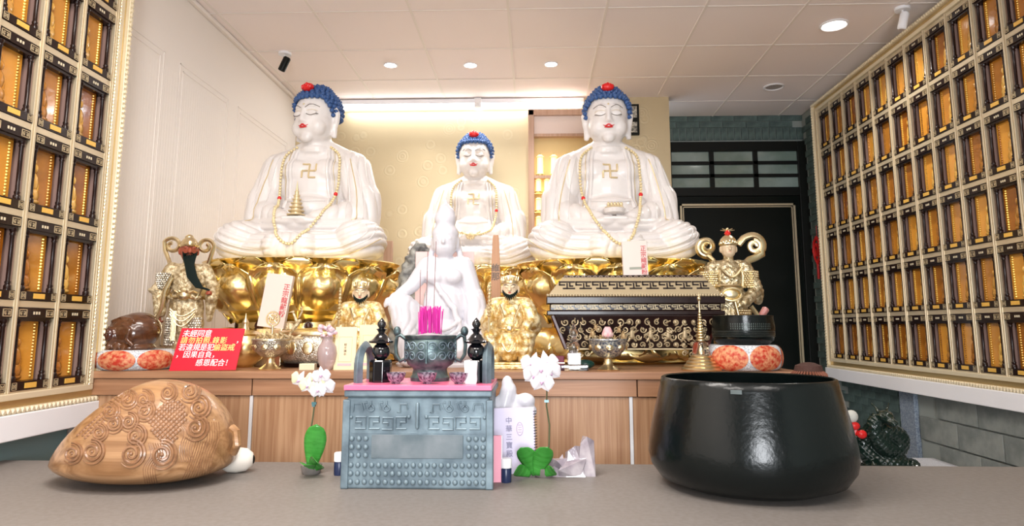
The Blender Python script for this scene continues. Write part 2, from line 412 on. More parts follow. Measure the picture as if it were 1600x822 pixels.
def lampmesh(h, r):
    return (MB().lathe([(r*.8, 0), (r, h*.08), (r*.8, h*.12), (r*.75, h*.8), (r*.95, h*.86), (r*.5, h*.95), (.003, h)], 12).mesh('little_lamp', g2, True),
            MB().lathe([(r*1.05, 0), (r*1.05, h*.06), (r*.8, h*.1)], 12).mesh('lamp_foot', g1, True), MB().lathe([(r, h*.82), (r*.7, h*.9), (r*.35, h*.97), (.003, h*1.02)], 12).mesh('lamp_cap', g1, True))
big, small, mini = lampmesh(.19, .034), lampmesh(.12, .03), lampmesh(.11, .03)
def lamprow(n, x0, dx, z, ms):
    for k in range(n):
        a = link('little_lamp', ms[0], t, loc=(x0+dx*k, -.045, z)); link('lamp_foot', ms[1], a); link('lamp_cap', ms[2], a)
lamprow(5, -.235, .115, 2.515, big) 
for z in (2.375, 2.24, 2.10): pass
lamprow(8, -.25, .0715, 2.372, small); lamprow(8, -.25, .0715, 2.212, small); lamprow(8, -.25, .0715, 2.055, small)
for z in (1.91, 1.78): lamprow(8, -.25, .0715, z, mini)
for z in (2.36, 2.20, 1.90): MB().box(-W2+.05, W2-.05, -.07, -.02, z-.004, z+.004).build('shelf', g1, t)
# framed picture half hidden behind the right statue's head
t = thing('framed_picture', 'small dark framed picture on the gold wall behind the right statue', 'picture', (.80, YB, 3.0))
MB().box(-.12, .1, -.03, 0, -.13, .14).build('frame', M['blackmatt'], t, bevel=.004)
MB().box(-.10, .08, -.033, -.03, .02, .12).box(-.10, .08, -.033, -.03, -.11, -.02).build('print', mat('grey_mottled_print', (.1, .1, .09), .3, var=(.6, .58, .5), var_scale=45), t)
t = thing('wooden_post', 'short plain brown wooden post standing between left statue and gold wall', 'post', (-1.0, 4.6, AZ))
MB().box(-.03, .03, -.015, .015, 0, .78).build('post_body', pw, t, bevel=.003)

# ------------------------------------------------------------------ tablet walls
CW, RH = .225, .343
def niche_meshes():
    r = {}
    r['box'] = MB().box(-.098, -.09, -.005, .07, 0, .315).box(.09, .098, -.005, .07, 0, .315).box(-.09, .09, .062, .07, 0, .315).box(-.09, .09, -.005, .07, 0, .008).box(-.09, .09, -.005, .07, .307, .315).mesh('casing', M['mauve'])
    r['back'] = MB().box(-.084, .060, .014, .062, .035, .262).mesh('amber_panel', M['amber'])
    fg = MB(); 
    OFF = 0
    fg.ell((-.030, .03, .07), (.033, .015, .03), 10, 6).ell((-.030, .028, .115), (.022, .014, .035), 10, 6).ell((-.030, .027, .165), (.014, .013, .018), 10, 6).ell((-.030, .03, .19), (.008, .008, .012), 8, 5)
    fg.ell((-.05, .03, .1), (.009, .01, .03), 8, 5).ell((-.012, .03, .1), (.009, .01, .03), 8, 5).ell((-.03, .03, .048), (.04, .012, .012), 10, 5)
    fg.v = [((x-.012+.0)*1.15-.002, y-.018, .036+(z-.036)*1.12) for x, y, z in fg.v]
    r['fig'] = fg.mesh('relief_figure', M['amberfig'], True)
    bd = MB()
    for k in range(17): bd.ell((.040, .013, .05+.0125*k), (.006, .006, .006), 6, 4)
    r['bead'] = bd.mesh('bead_column', M['beadgold'], True)
    r['lintel'] = MB().box(-.098, .098, -.02, .03, .275, .312).box(-.088, .088, -.014, .03, .262, .275).mesh('lintel', M['darkwood'])
    r['base'] = MB().box(-.098, .098, -.022, .03, 0, .034).mesh('base', M['darkwood'])
    c = MB().lathe([(.013, 0), (.013, .016), (.009, .022), (.011, .03), (.008, .036), (.008, .205), (.011, .212), (.009, .218), (.0135, .228), (.0135, .235)], 10)
    r['col'] = c.mesh('column', M['darkwood'], True)
    fb = MB()      # meander block
    fb.box(-.020, .020, -.003, 0, -.014, .014)
    r['fretblock'] = MB().box(-.021, .021, -.002, 0, -.0145, -.0115).box(-.021, .021, -.002, 0, .0115, .0145).box(-.021, -.018, -.002, 0, -.0145, .0145).box(.018, .021, -.002, 0, -.0145, .0145)\
        .box(-.014, -.003, -.002, 0, .004, .007).box(-.014, -.011, -.002, 0, -.008, .007).box(-.014, -.006, -.002, 0, -.008, -.005).box(-.008, -.005, -.002, 0, -.008, .001)\
        .box(.003, .014, -.002, 0, .004, .007).box(.011, .014, -.002, 0, -.008, .007).box(.006, .014, -.002, 0, -.008, -.005).box(.005, .008, -.002, 0, -.008, .001).mesh('fret_block', M['fret'])
    r['foot'] = MB().box(-.012, .012, -.002, 0, -.014, -.012).box(-.012, .012, -.002, 0, .012, .014).box(-.012, -.010, -.002, 0, -.014, .014).box(.010, .012, -.002, 0, -.014, .014)\
        .box(-.006, -.003, -.002, 0, -.008, .008).box(.003, .006, -.002, 0, -.008, .008).box(-.006, .006, -.002, 0, -.001, .002).mesh('fret_block', M['fret'])
    r['plate'] = MB().box(-.030, .030, -.003, 0, -.010, .010).mesh('name_plate', M['plate'])
    r['sign'] = MB().box(-.018, -.011, -.002, 0, -.005, .006).box(-.004, .003, -.002, 0, -.005, .006).box(.010, .017, -.002, 0, -.005, .006).mesh('plaque_mark', M['framecream'])
    r['glass'] = MB().box(-.07, .07, .012, .014, .036, .274).mesh('glass_pane', M['glass'])
    return r
NM = niche_meshes()
def make_niche():
    t = thing('tablet_niche', 'n', 'niche')
    link('casing', NM['box'], t); link('amber_panel', NM['back'], t); link('relief_figure', NM['fig'], t); link('bead_column', NM['bead'], t)
    link('lintel', NM['lintel'], t); b = link('base', NM['base'], t)
    for s in (-1, 1):
        link('column', NM['col'], t, loc=(s*.078, -.006, .034))
        link('fret_block', NM['fretblock'], t, loc=(s*.073, -.02, .2935)); link('fret_block', NM['foot'], b, loc=(s*.083, -.022, .017))
    link('name_plate', NM['plate'], b, loc=(0, -.022, .017)); link('plaque_mark', NM['sign'], t, loc=(0, -.02, .2935))
    return t
def mirror_mesh(me):
    c = me.copy()
    for v in c.vertices: v.co.x = -v.co.x
    c.flip_normals(); return c
NICHE0 = make_niche(); first = [True]; MIRR = {}
def tablet_wall(side, loc, rz, ncol, lab):
    Lw = .16+CW*ncol; Hh = 2.21
    t = thing('memorial_tablet_wall', lab, 'frame', loc, rz)
    m = MB()
    for a, b, y0 in ((0, .022, -.118), (.022, .05, -.10), (.05, .075, -.112)):
        m = MB()
        m.box(a, Lw-a, y0, 0, a, b).box(a, Lw-a, y0, 0, Hh-b, Hh-a).box(a, b, y0, 0, b, Hh-b).box(Lw-b, Lw-a, y0, 0, b, Hh-b)
        m.build('moulding', M['framegold'] if a == .022 else M['framecream'], t, bevel=.003)
    bd = MB()      # rope bead along the outer edge
    n = int(Lw/.024)
    for k in range(n):
        for z in (.011, Hh-.011): bd.ell((.012+k*(Lw-.024)/(n-1), -.12, z), (.0135, .009, .011), 6, 4, rot=(0, .5, 0))
    n = int(Hh/.024)
    for k in range(n):
        for x in (.011, Lw-.011): bd.ell((x, -.12, .012+k*(Hh-.024)/(n-1)), (.011, .009, .0135), 6, 4, rot=(0, .5, 0))
    bd.build('rope_edge', M['framecream'], t, True, kind='stuff')
    bd = MB(); n = int(Hh/.018)
    for k in range(n):
        for x in (.077, Lw-.077): bd.ell((x, -.11, .075+k*(Hh-.15)/(n-1)), (.004, .004, .006), 6, 4)
    bd.build('inner_bead_edge', M['goldpale'], t, True, kind='stuff')
    MB().box(.01, Lw-.01, -.005, 0, .01, Hh-.01).build('backboard', M['darkwood'], t)
    vb = MB().box(-.012, .012, -.10, -.005, .075, Hh-.075).box(-.005, .005, -.106, -.1, .075, Hh-.075).mesh('upright_bar', M['cream'])
    for c in range(ncol+1): link('upright_bar', vb, t, loc=(.08+CW*c, 0, 0), bevel=.002)
    hb = MB().box(-CW/2+.012, CW/2-.012, -.097, -.005, -.0125, .0125).mesh('cross_bar', M['cream'])
    for r in range(7):
        for c in range(ncol): link('cross_bar', hb, t, loc=(.08+CW*(c+.5), 0, .0675+RH*r+(.005 if r == 0 else -.005 if r == 6 else 0)))
    rowname = ['bottom', 'second from bottom', 'third from bottom', 'third from top', 'second from top', 'top']
    q = Euler((0, 0, rz)).to_matrix()
    for r in range(6):
        for c in range(ncol):
            if first[0]: o = NICHE0; first[0] = False
            else: o = dup(NICHE0)
            lx = .08+CW*(c+.5); o.location = Vector(loc) + q @ Vector((lx, -.078, .0825+RH*r)); o.rotation_euler = (0, 0, rz)
            if side == 'right':
                for ch in o.children:
                    if ch.name.split('.')[0] in ('amber_panel', 'relief_figure', 'bead_column'):
                        k = ch.data.name
                        if not k.startswith('m_'):
                            if k not in MIRR: MIRR[k] = mirror_mesh(ch.data); MIRR[k].name = 'm_'+k
                            ch.data = MIRR[k]
            if side == 'right': o['label'] = 'amber memorial niche of right wall, %s row, %s column from the dark door' % (rowname[r], ORD[c])
            else: o['label'] = 'amber memorial niche of left wall, %s row, %s column from the altar' % (rowname[r], ORD[ncol-1-c])
            o['group'] = 'memorial niches in the %s wall frame' % side
    return t
tablet_wall('left', (XL, 3.05-(.16+CW*4), .93), PI/2, 4, 'gilded rope edged frame of memorial niches on the left wall')
tablet_wall('right', (XR, 5.70, .93), -PI/2, 12, 'huge gilded frame of memorial niches covering the right wall')
struct('trim_4', MB().box(XR-.13, XR, 2.8, 5.72, .84, .93), M['white'], bevel=.004)
struct('trim_5', MB().box(XL, XL+.13, 1.9, 3.06, .835, .93), M['white'], bevel=.004)

# ------------------------------------------------------------------ altar counter and front table
AL, AR, AF, AB = XL+.03, 1.17, 3.0, 5.5
t = thing('altar_counter', 'long brown wood altar counter carrying the three big statues', 'counter', (0, AF, 0))
MB().box(AL, AR, 0, AB-AF, AZ-.032, AZ).build('top_slab', M['wood'], t, bevel=.002)
for x0, x1 in ((AL, -1.245), (-1.24, .44), (.445, AR-.02)): MB().box(x0, x1, .012, AB-AF-.02, AZ-.105, AZ-.034).build('fascia_board', M['wood'], t, bevel=.001)
xs = [AL, -1.245, -.41, .415, AR-.03]
for k in range(4):
    x0, x1 = xs[k]+.008, xs[k+1]-.008; xm = (x0+x1)/2+(.0 if k != 1 else -.02)
    MB().box(x0, x1, .022, .045, .08, AZ-.107).build('cabinet_door', M['woodv'], t, bevel=.0015)
    if k: MB().box(xs[k]-.007, xs[k]+.007, .018, .04, .08, AZ-.107).build('metal_strip', M['alu'], t, label='white metal strip between doors')
MB().box(AL+.02, AR-.04, .045, AB-AF-.05, 0, AZ-.107).build('carcass', M['darkwood'], t)
TZ = .75
t = thing('front_table', 'long grey brown stone table in front of the altar counter', 'table', (0, 2.62, 0))
MB().box(XL+.035, XR-.035, -1.25, 0, TZ-.045, TZ).build('tabletop', M['table'], t, bevel=.004)
for x in (-1.85, -.62, .62, 1.9):
    MB().box(x-.04, x+.04, -1.1, -.1, 0, TZ-.045).build('leg', M['blackmatt'], t, bevel=.004)
# low stone ledge under the right tablet wall
struct('trim_6', MB().box(1.25, XR-.03, 3.7, 4.45, .38, .45).box(1.25, XR-.03, 3.74, 4.4, 0, .38), M['speckle'], bevel=.005)
# ------------------------------------------------------------------ the three big seated statues
M['marble'] = mat('white_painted_statue', (.78, .74, .72), .38, bump=(14, .12, .004), coat=.25)
M['robegold'] = mat('pale_gold_trim', (.74, .60, .36), .35, .35)
M['hairblue'] = mat('blue_paint', (.04, .10, .27), .4)
M['red'] = mat('bright_red_paint', (.72, .02, .02), .3)
M['lips'] = mat('red_lip_paint', (.65, .03, .03), .35)
M['line'] = mat('thin_dark_line_paint', (.12, .09, .07), .5)
M['beads'] = mat('pale_gold_prayer_beads', (.80, .66, .38), .3, .15)
def seated_figure(yaw, pitch):
    """one continuous body; returns mesh, tree, head matrix"""
    b = MB()
    HM = Matrix.Translation((0, .0, .73)) @ Euler((pitch, 0, yaw)).to_matrix().to_4x4() @ Matrix.Translation((0, 0, -.73))
    for s in (-1, 1):
        b.ell((s*.345, -.17, .125), (.145, .19, .125), 20, 14)                     # knee
        b.cap((s*.15, .02, .15), (s*.335, -.14, .138), .15, .122, 18)                 # thigh
        b.cap((s*.335, -.22, .085), (-s*.08, -.34, .085), .085, .075, 16)           # shin crossing
        b.cap((-.19*s, .045, .625), (0, .04, .655), .095, .10, 16)                  # shoulder
        b.cap((s*.15, .045, .66), (0, .03, .735), .075, .075, 16)                   # trapezius
        b.cap((s*.225, .035, .595), (s*.30, .01, .37), .108, .105, 18)              # upper arm in its sleeve
        b.cap((s*.30, .01, .40), (s*.295, -.02, .25), .108, .115, 18)               # hanging sleeve
        b.cap((s*.29, -.04, .31), (s*.10, -.22, .245), .088, .055, 16)              # forearm
        b.cap((s*.27, -.10, .22), (s*.10, -.24, .20), .07, .05, 16)                 # cuff falling over the leg
        b.ell((s*.055, -.262, .232), (.085, .05, .028), 14, 8)                      # palm
        for k in range(4): b.cap((s*.06, -.255-.018*k, .245), (-s*.05, -.252-.019*k, .248-(.006 if s > 0 else 0)), .0105, .008, 8)
        b.cap((s*.085, -.235, .245), (s*.004, -.265, .278), .013, .009, 8)          # thumbs meet
        b.cap((s*.127, .01, .955), (s*.128, .008, .90), .02, .018, 10, HM)
        b.tube([HM @ Vector(p) for p in ((s*.128, .0, .965), (s*.142, .012, .93), (s*.138, .012, .88), (s*.130, .006, .835), (s*.128, .0, .775))], [.014, .019, .017, .015, .017], 10)
    b.ell((0, -.19, .215), (.12, .10, .045), 16, 10)
    b.ell((0, .03, .26), (.235, .18, .20), 24, 16)
    b.ell((0, -.02, .33), (.17, .165, .10), 24, 16)
    b.ell((0, .035, .49), (.215, .145, .20), 24, 16)
    for s in (-1, 1): b.ell((s*.085, -.045, .565), (.10, .065, .075), 16, 12)       # chest
    b.ell((0, -.2, .085), (.40, .18, .085), 28, 12)                                 # robe over the crossed legs
    b.ell((0, .0, .075), (.43, .26, .075), 28, 12)
    b.cap((0, .035, .66), (0, .01, .82), .093, .085, 20)
    for z in (.695, .718): b.tube([(.094*math.cos(a), .025+.09*math.sin(a)-.004, z+.006*math.sin(a)) for a in [2*PI*k/28 for k in range(28)]], .010, 6, closed=True)
    b.ell((0, .012, .935), (.128, .142, .14), 24, 18, HM)
    b.ell((0, -.018, .858), (.121, .118, .122), 24, 18, HM)
    for s in (-1, 1):
        b.ell((s*.058, -.070, .835), (.056, .054, .058), 14, 10, HM)
        b.ell((s*.048, -.116, .913), (.034, .014, .017), 12, 8, HM)                  # closed eyelids
        b.ell((s*.016, -.136, .863), (.012, .012, .009), 8, 6, HM)
        b.tube([HM @ Vector(p) for p in ((s*.012, -.132, .948), (s*.04, -.128, .962), (s*.075, -.112, .952))], [.005, .007, .004], 8)
    b.cap((0, -.126, .955), (0, -.144, .872), .010, .017, 10, HM)
    b.ell((0, -.128, .838), (.030, .012, .010), 10, 6, HM); b.ell((0, -.126, .825), (.024, .012, .009), 10, 6, HM)
    b.ell((0, -.100, .772), (.040, .03, .032), 12, 8, HM)
    me = remesh(b, 'seated_body', .0075, 3, .5)
    def fn(co, no):
        x, y, z = co[:, 0], co[:, 1], co[:, 2]; ax = np.abs(x); out = np.zeros(len(x))
        sm = lambda t: np.clip(t, 0, 1)**2*(3-2*np.clip(t, 0, 1))
        def ridge(t): return np.abs(np.sin(t))**.6-.6
        # sleeves: long folds falling from the shoulder and gathering at the elbow
        wa = sm((ax-.155)/.04)*sm((z-.235)/.06)*sm((.70-z)/.05)
        ph = ax*46+(.62-z)*9*np.sin(ax*9)+ y*30 + np.sin(z*11+np.sign(x)*1.3)*.9
        out += wa*.015*ridge(ph)
        # legs: arcs sweeping from the lap round the knees
        wl_ = sm((.27-z)/.05)*sm((-y+.12)/.1)*sm((ax-.05)/.08)
        r = np.sqrt(((ax-.06)/1.55)**2+((z-.34)*1.15)**2+((y+.05)*.35)**2)
        out += wl_*.014*ridge(r*88+np.sin(ax*12)*.7)
        # apron between the knees
        wc = sm((.12-ax)/.06)*sm((.19-z)/.04)*sm((-y-.15)/.08)
        out += wc*.008*ridge(x*70+np.sin(z*40)*.8)
        # belly line
        out -= .006*np.exp(-((z-(.405-.25*x*x*4))/.008)**2)*sm((.11-ax)/.03)*(y < 0)
        return out
    displace(me, fn)
    return finish(me, M['marble']), HM
def build_statue(name, label, loc, scale, yaw, pitch, rz, extras):
    t = thing(name, label, 'statue', loc, rz, group='large white seated statues', scale=scale)
    me, HM = seated_figure(yaw, pitch); body = link('body', me, t); tree = bvh(me)
    # open robe edges as raised bands lying on the body
    for s in (-1, 1):
        for off, m_, r in ((0, M['marble'], .011), (.022, M['marble'], .008), (.036, M['robegold'], .0022)):
            pts = []
            for p in spline([(s*(.095+off), .70), (s*(.108+off), .62), (s*(.112+off), .50), (s*(.125+off), .38), (s*(.15+off), .30)] if 0 else
                            [(s*(.095+off), 0, .70), (s*(.108+off), 0, .62), (s*(.112+off), 0, .50), (s*(.120+off), 0, .40), (s*(.135+off), 0, .33)], 26):
                h = hit(tree, p.x, p.z, .003)
                if h: pts.append(h)
            if len(pts) > 3: MB().tube(pts, r, 8).build('robe_edge', m_, t, True)
        for k, (x0, x1) in enumerate(((.20, .255), (.235, .31), (.265, .345))):    # drape lines of the sleeve
            pts = [h for h in (hit(tree, s*(x0+(x1-x0)*math.sin(q*PI/2)), .66-.40*q-(.02*k), .001) for q in [i/18 for i in range(19)]) if h]
            if len(pts) > 3: MB().tube(pts, .0035, 6).build('robe_fold', M['robegold'] if k == 1 else M['marble'], t, True)
    # inner garment band across the belly
    pts = [h for h in (hit(tree, x, .365+.9*x*x, .002) for x in np.linspace(-.11, .11, 20)) if h]
    MB().tube(pts, .009, 8).build('waist_band', M['marble'], t, True)
    # arcs over the knees
    for s in (-1, 1):
        for k in range(3):
            pts = []
            for q in np.linspace(0, 1, 26):
                a = -PI*.5+q*PI*.62
                h = hit(tree, s*(.17+(.33-.035*k)*math.cos(a)*.98), .145+(.128-.022*k)*math.sin(a)+.03*q, .001)
                if h: pts.append(h)
            if len(pts) > 4: MB().tube(pts, .0030, 6).build('robe_fold', M['robegold'] if k == 0 else M['marble'], t, True)
    # hair: cap, curls, topknot mound, jewel
    ih = HM
    C0 = Vector((0, .018, .955)); R0 = Vector((.138, .152, .135)); C1 = Vector((0, .025, 1.062)); R1 = Vector((.082, .082, .05))
    hl = lambda p: 1.020 - max(0, (p.y+.080))*1.55 if p.y < .05 else .86
    b = MB(); V = []; nu, nv = 40, 14
    for j in range(nv):
        for i in range(nu):
            a = 2*PI*i/nu; low = hl(Vector((0, C0.y+R0.y*math.sin(a), 0))); zb = max(-.98, (low-C0.z)/R0.z)
            sb = zb+(1-zb)*(j/(nv-1))**.8*.999; rr = math.sqrt(max(0, 1-sb*sb))
            V.append((C0.x+R0.x*rr*math.cos(a), C0.y+R0.y*rr*math.sin(a), C0.z+R0.z*sb))
    b.grid(V, nu, nv, cu=True, mx=HM); b.ell(C1, R1, 20, 12, mx=HM)
    hair = b.build('hair', M['hairblue'], t, True)
    cb = MB(); ga = PI*(3-math.sqrt(5))
    def curl(p, n, r):
        cb.ell(p+n*.002, (r, r, r), 8, 5, mx=HM); cb.ell(p+n*(r*.95), (r*.45, r*.45, r*.45), 6, 4, mx=HM)
    rows = 9
    for j in range(rows):
        el = -.30+1.55*j/(rows-1); n = max(6, int(30*math.cos(el)))
        for i in range(n):
            a = 2*PI*(i+.5*(j % 2))/n; d = Vector((math.cos(el)*math.cos(a), math.cos(el)*math.sin(a), math.sin(el)))
            p = Vector((C0.x+R0.x*d.x, C0.y+R0.y*d.y, C0.z+R0.z*d.z))
            if p.z < hl(p)-.004: continue
            if ((p.x-C1.x)/R1.x)**2+((p.y-C1.y)/R1.y)**2 < .75 and p.z > 1.05: continue
            curl(p, d, .0145)
    # tight front row along the hairline
    for i in range(15):
        a = -PI/2+(i-7)*.155; y = C0.y+R0.y*math.sin(a); z = hl(Vector((0, y, 0)))+.004; zz = (z-C0.z)/R0.z; rr = math.sqrt(max(0, 1-zz*zz))
        d = Vector((math.cos(a), math.sin(a), .1)); curl(Vector((R0.x*rr*math.cos(a), C0.y+R0.y*rr*math.sin(a), z)), d, .0135)
    for j in range(5):
        el = .05+1.35*j/4; n = max(1, int(18*math.cos(el)))
        for i in range(n):
            a = 2*PI*(i+.5*(j % 2))/n; d = Vector((math.cos(el)*math.cos(a), math.cos(el)*math.sin(a), math.sin(el)))
            curl(Vector((C1.x+R1.x*d.x, C1.y+R1.y*d.y, C1.z+R1.z*d.z)), d, .013)
    cb.build('curls', M['hairblue'], hair, True, kind='stuff', label='rows of small round blue curls')
    j = MB().ell((0, -.088, 1.082), (.040, .026, .026), 16, 10, mx=HM)
    for k in range(-2, 3): j.ell((k*.014, -.098, 1.082+.012*(1-abs(k)*.5)), (.010, .016, .016), 8, 6, mx=HM)
    j.build('hair_jewel', M['red'], hair, True, label='red jewel set in the hair')
    # painted features follow the face surface
    def face(pts, r, m_, nm, flat=1, n=6):
        out = []
        inv = HM.inverted()
        for x, z in pts:
            o = HM @ Vector((x, -1, z)); dr = (HM.to_3x3() @ Vector((0, 1, 0)))
            h = tree.ray_cast(o, dr)
            if h[0]: out.append(h[0]-dr*.0012)
        if len(out) > 2: MB().tube(out, r if not isinstance(r, list) else r[:len(out)], n, flat=flat).build(nm, m_, t, True)
    for s in (-1, 1):
        face([(s*(.018+.062*q), .908-.010*math.sin(PI*q)) for q in np.linspace(0, 1, 12)], .0020, M['line'], 'eyelid_line')
        face([(s*(.020+.060*q), .926+.006*math.sin(PI*q)) for q in np.linspace(0, 1, 12)], .0011, M['robegold'], 'eyelid_crease')
        face([(s*(.014+.074*q), .945+.020*math.sin(PI*q*.85)-.004*q) for q in np.linspace(0, 1, 14)], .0019, M['line'], 'eyebrow')
    xs = np.linspace(-.034, .034, 15)
    face([(x, .838+.004*math.cos(abs(x)*170)-.03*abs(x)) for x in xs], [max(.0012, .0062*(1-(abs(x)/.036)**2)) for x in xs], M['lips'], 'upper_lip', .9, 8)
    face([(x*.8, .826) for x in xs], [max(.0012, .0070*(1-(abs(x)/.038)**2)) for x in xs], M['lips'], 'lower_lip', .9, 8)
    p = tree.ray_cast(HM @ Vector((0, -1, .968)), HM.to_3x3() @ Vector((0, 1, 0)))[0]
    MB().ell(p, .006, 10, 6).build('forehead_dot', M['robegold'], t, True)
    # gold sign on the chest
    e = MB(); s_ = .042
    def bar(x0, z0, x1, z1):
        n = 5
        pts = [hit(tree, x0+(x1-x0)*k/n, (.560)+z0+(z1-z0)*k/n, .002) for k in range(n+1)]
        if all(pts): e.tube(pts, .0062, 6, flat=1)
    for a in ((0, -s_, 0, s_), (-s_, 0, s_, 0), (0, s_, -s_, s_), (s_, 0, s_, s_), (0, -s_, s_, -s_), (-s_, 0, -s_, -s_)): bar(*a)
    e.build('chest_sign', M['robegold'], t, label='raised gold sign on the chest')
    # object in the lap
    if extras == 'pagoda':
        b = MB(); z = .262
        for k in range(7):
            r = .040-.005*k; b.lathe([(r*1.25, z), (r*1.3, z+.006), (r*.8, z+.010), (r*.75, z+.022)], 16, c=(0, -.27, 0)); z += .022
        b.lathe([(.006, z), (.004, z+.02), (.001, z+.045)], 10, c=(0, -.27, 0)); b.build('lap_pagoda', M['robegold'], t, True, label='pale gold pagoda held in the lap')
    elif extras == 'bowl':
        MB().lathe([(.028, .268), (.055, .278), (.064, .300), (.058, .304), (.05, .29), (.001, .285)], 24, c=(0, -.27, 0)).build('alms_bowl', M['marble'], t, True)
        b = MB()
        for k in range(5): b.ell((-.036+.018*k, -.30, .322), (.009, .009, .014), 8, 6)
        b.tube([(.05*math.cos(a), -.27+.05*math.sin(a), .307) for a in [2*PI*k/20 for k in range(20)]], .005, 6, closed=True)
        b.build('gold_offering', M['robegold'], t, True, label='gold beads in the lap bowl')
    else:
        b = MB()
        for k in range(8): a = k*PI/4; b.ell((.022*math.cos(a), -.325, .235+.014*math.sin(a)), (.014, .006, .009), 8, 5, rot=(0, -a, 0))
        b.tube([(x, -.29-.02*math.cos(x*18), .275-.03*math.cos(x*22)) for x in np.linspace(-.07, .07, 16)], .006, 6)
        b.build('lap_ornament', M['robegold'], t, True, label='gold flower ornament at the lap')
    # necklace: a thing of its own, resting on the statue
    nk = thing('bead_necklace', 'n', 'necklace', loc, rz, group='long bead necklaces on the statues', scale=scale)
    P = spline([(-.105, 0, .72), (-.165, 0, .66), (-.178, 0, .54), (-.165, 0, .40), (-.12, 0, .25), (-.04, 0, .12), (.03, 0, .085), (.085, 0, .14), (.14, 0, .27), (.175, 0, .42), (.178, 0, .54), (.165, 0, .66), (.105, 0, .72)], 400)
    if extras == 'ornament': P = [Vector((p.x, 0, .30+(p.z-.30)*1 if p.z > .30 else .30-(.30-p.z)*.25)) for p in P]
    run = []; last = None; gap = .0175; ylast = 0
    for p in P:
        h = hit(tree, p.x, p.z, .009)
        if not h: continue
        if last is None or (h-last).length >= gap: run.append(h); last = h
    # keep the strand taut: no bead lies deeper than its neighbours' chord
    for _ in range(30):
        for k in range(1, len(run)-1): run[k].y = min(run[k].y, (run[k-1].y+run[k+1].y)/2)
    b = MB(); rd = MB()
    for k, p in enumerate(run):
        if k in (int(len(run)*.21), int(len(run)*.80)): MB().ell(p, .0125, 10, 7).build('red_bead', M['red'], nk, True)
        else: b.ell(p, .0092, 8, 6)
    b.build('beads', M['beads'], nk, True, kind='stuff')
    return t, nk
def petal(w, h, depth, m, boss=True, nu=17, nv=13, tip=.12):
    """upright lotus petal standing at y=0 facing -y, root at z=0, leaning outwards"""
    V = []
    for j in range(nv):
        v = j/(nv-1)
        for i in range(nu):
            u = -1+2*i/(nu-1)
            wd_ = w*(.62+.38*math.sin(min(v*1.25, 1)*PI/2))*(1 if v < .72 else math.sqrt(max(0, 1-((v-.72)/.29)**2))*.98+.02)
            x = u*wd_; out = depth*(math.sin(v*PI*.5)**1.1) + .18*w*(1-u*u)*math.sin(v*PI)
            rim = .10*w*math.exp(-((abs(u)-.90)/.09)**2) + (.14*w*math.exp(-((v-.93)/.05)**2))
            bs = 0
            if boss:
                bs = .42*w*max(0, 1-(u/.66)**2-((v-.50)/.33)**2)**.5
                bs -= .10*w*math.exp(-(u/.09)**2)*(1 if v > .66 else 0)
            curl_ = tip*max(0, v-.85)*1.5
            V.append((x, -(out+rim+bs+curl_), v*h - .03*h*(abs(u)**3)))
    b = MB(); b.grid(V, nu, nv); me = b.mesh('petal', m, True, 60)
    return me
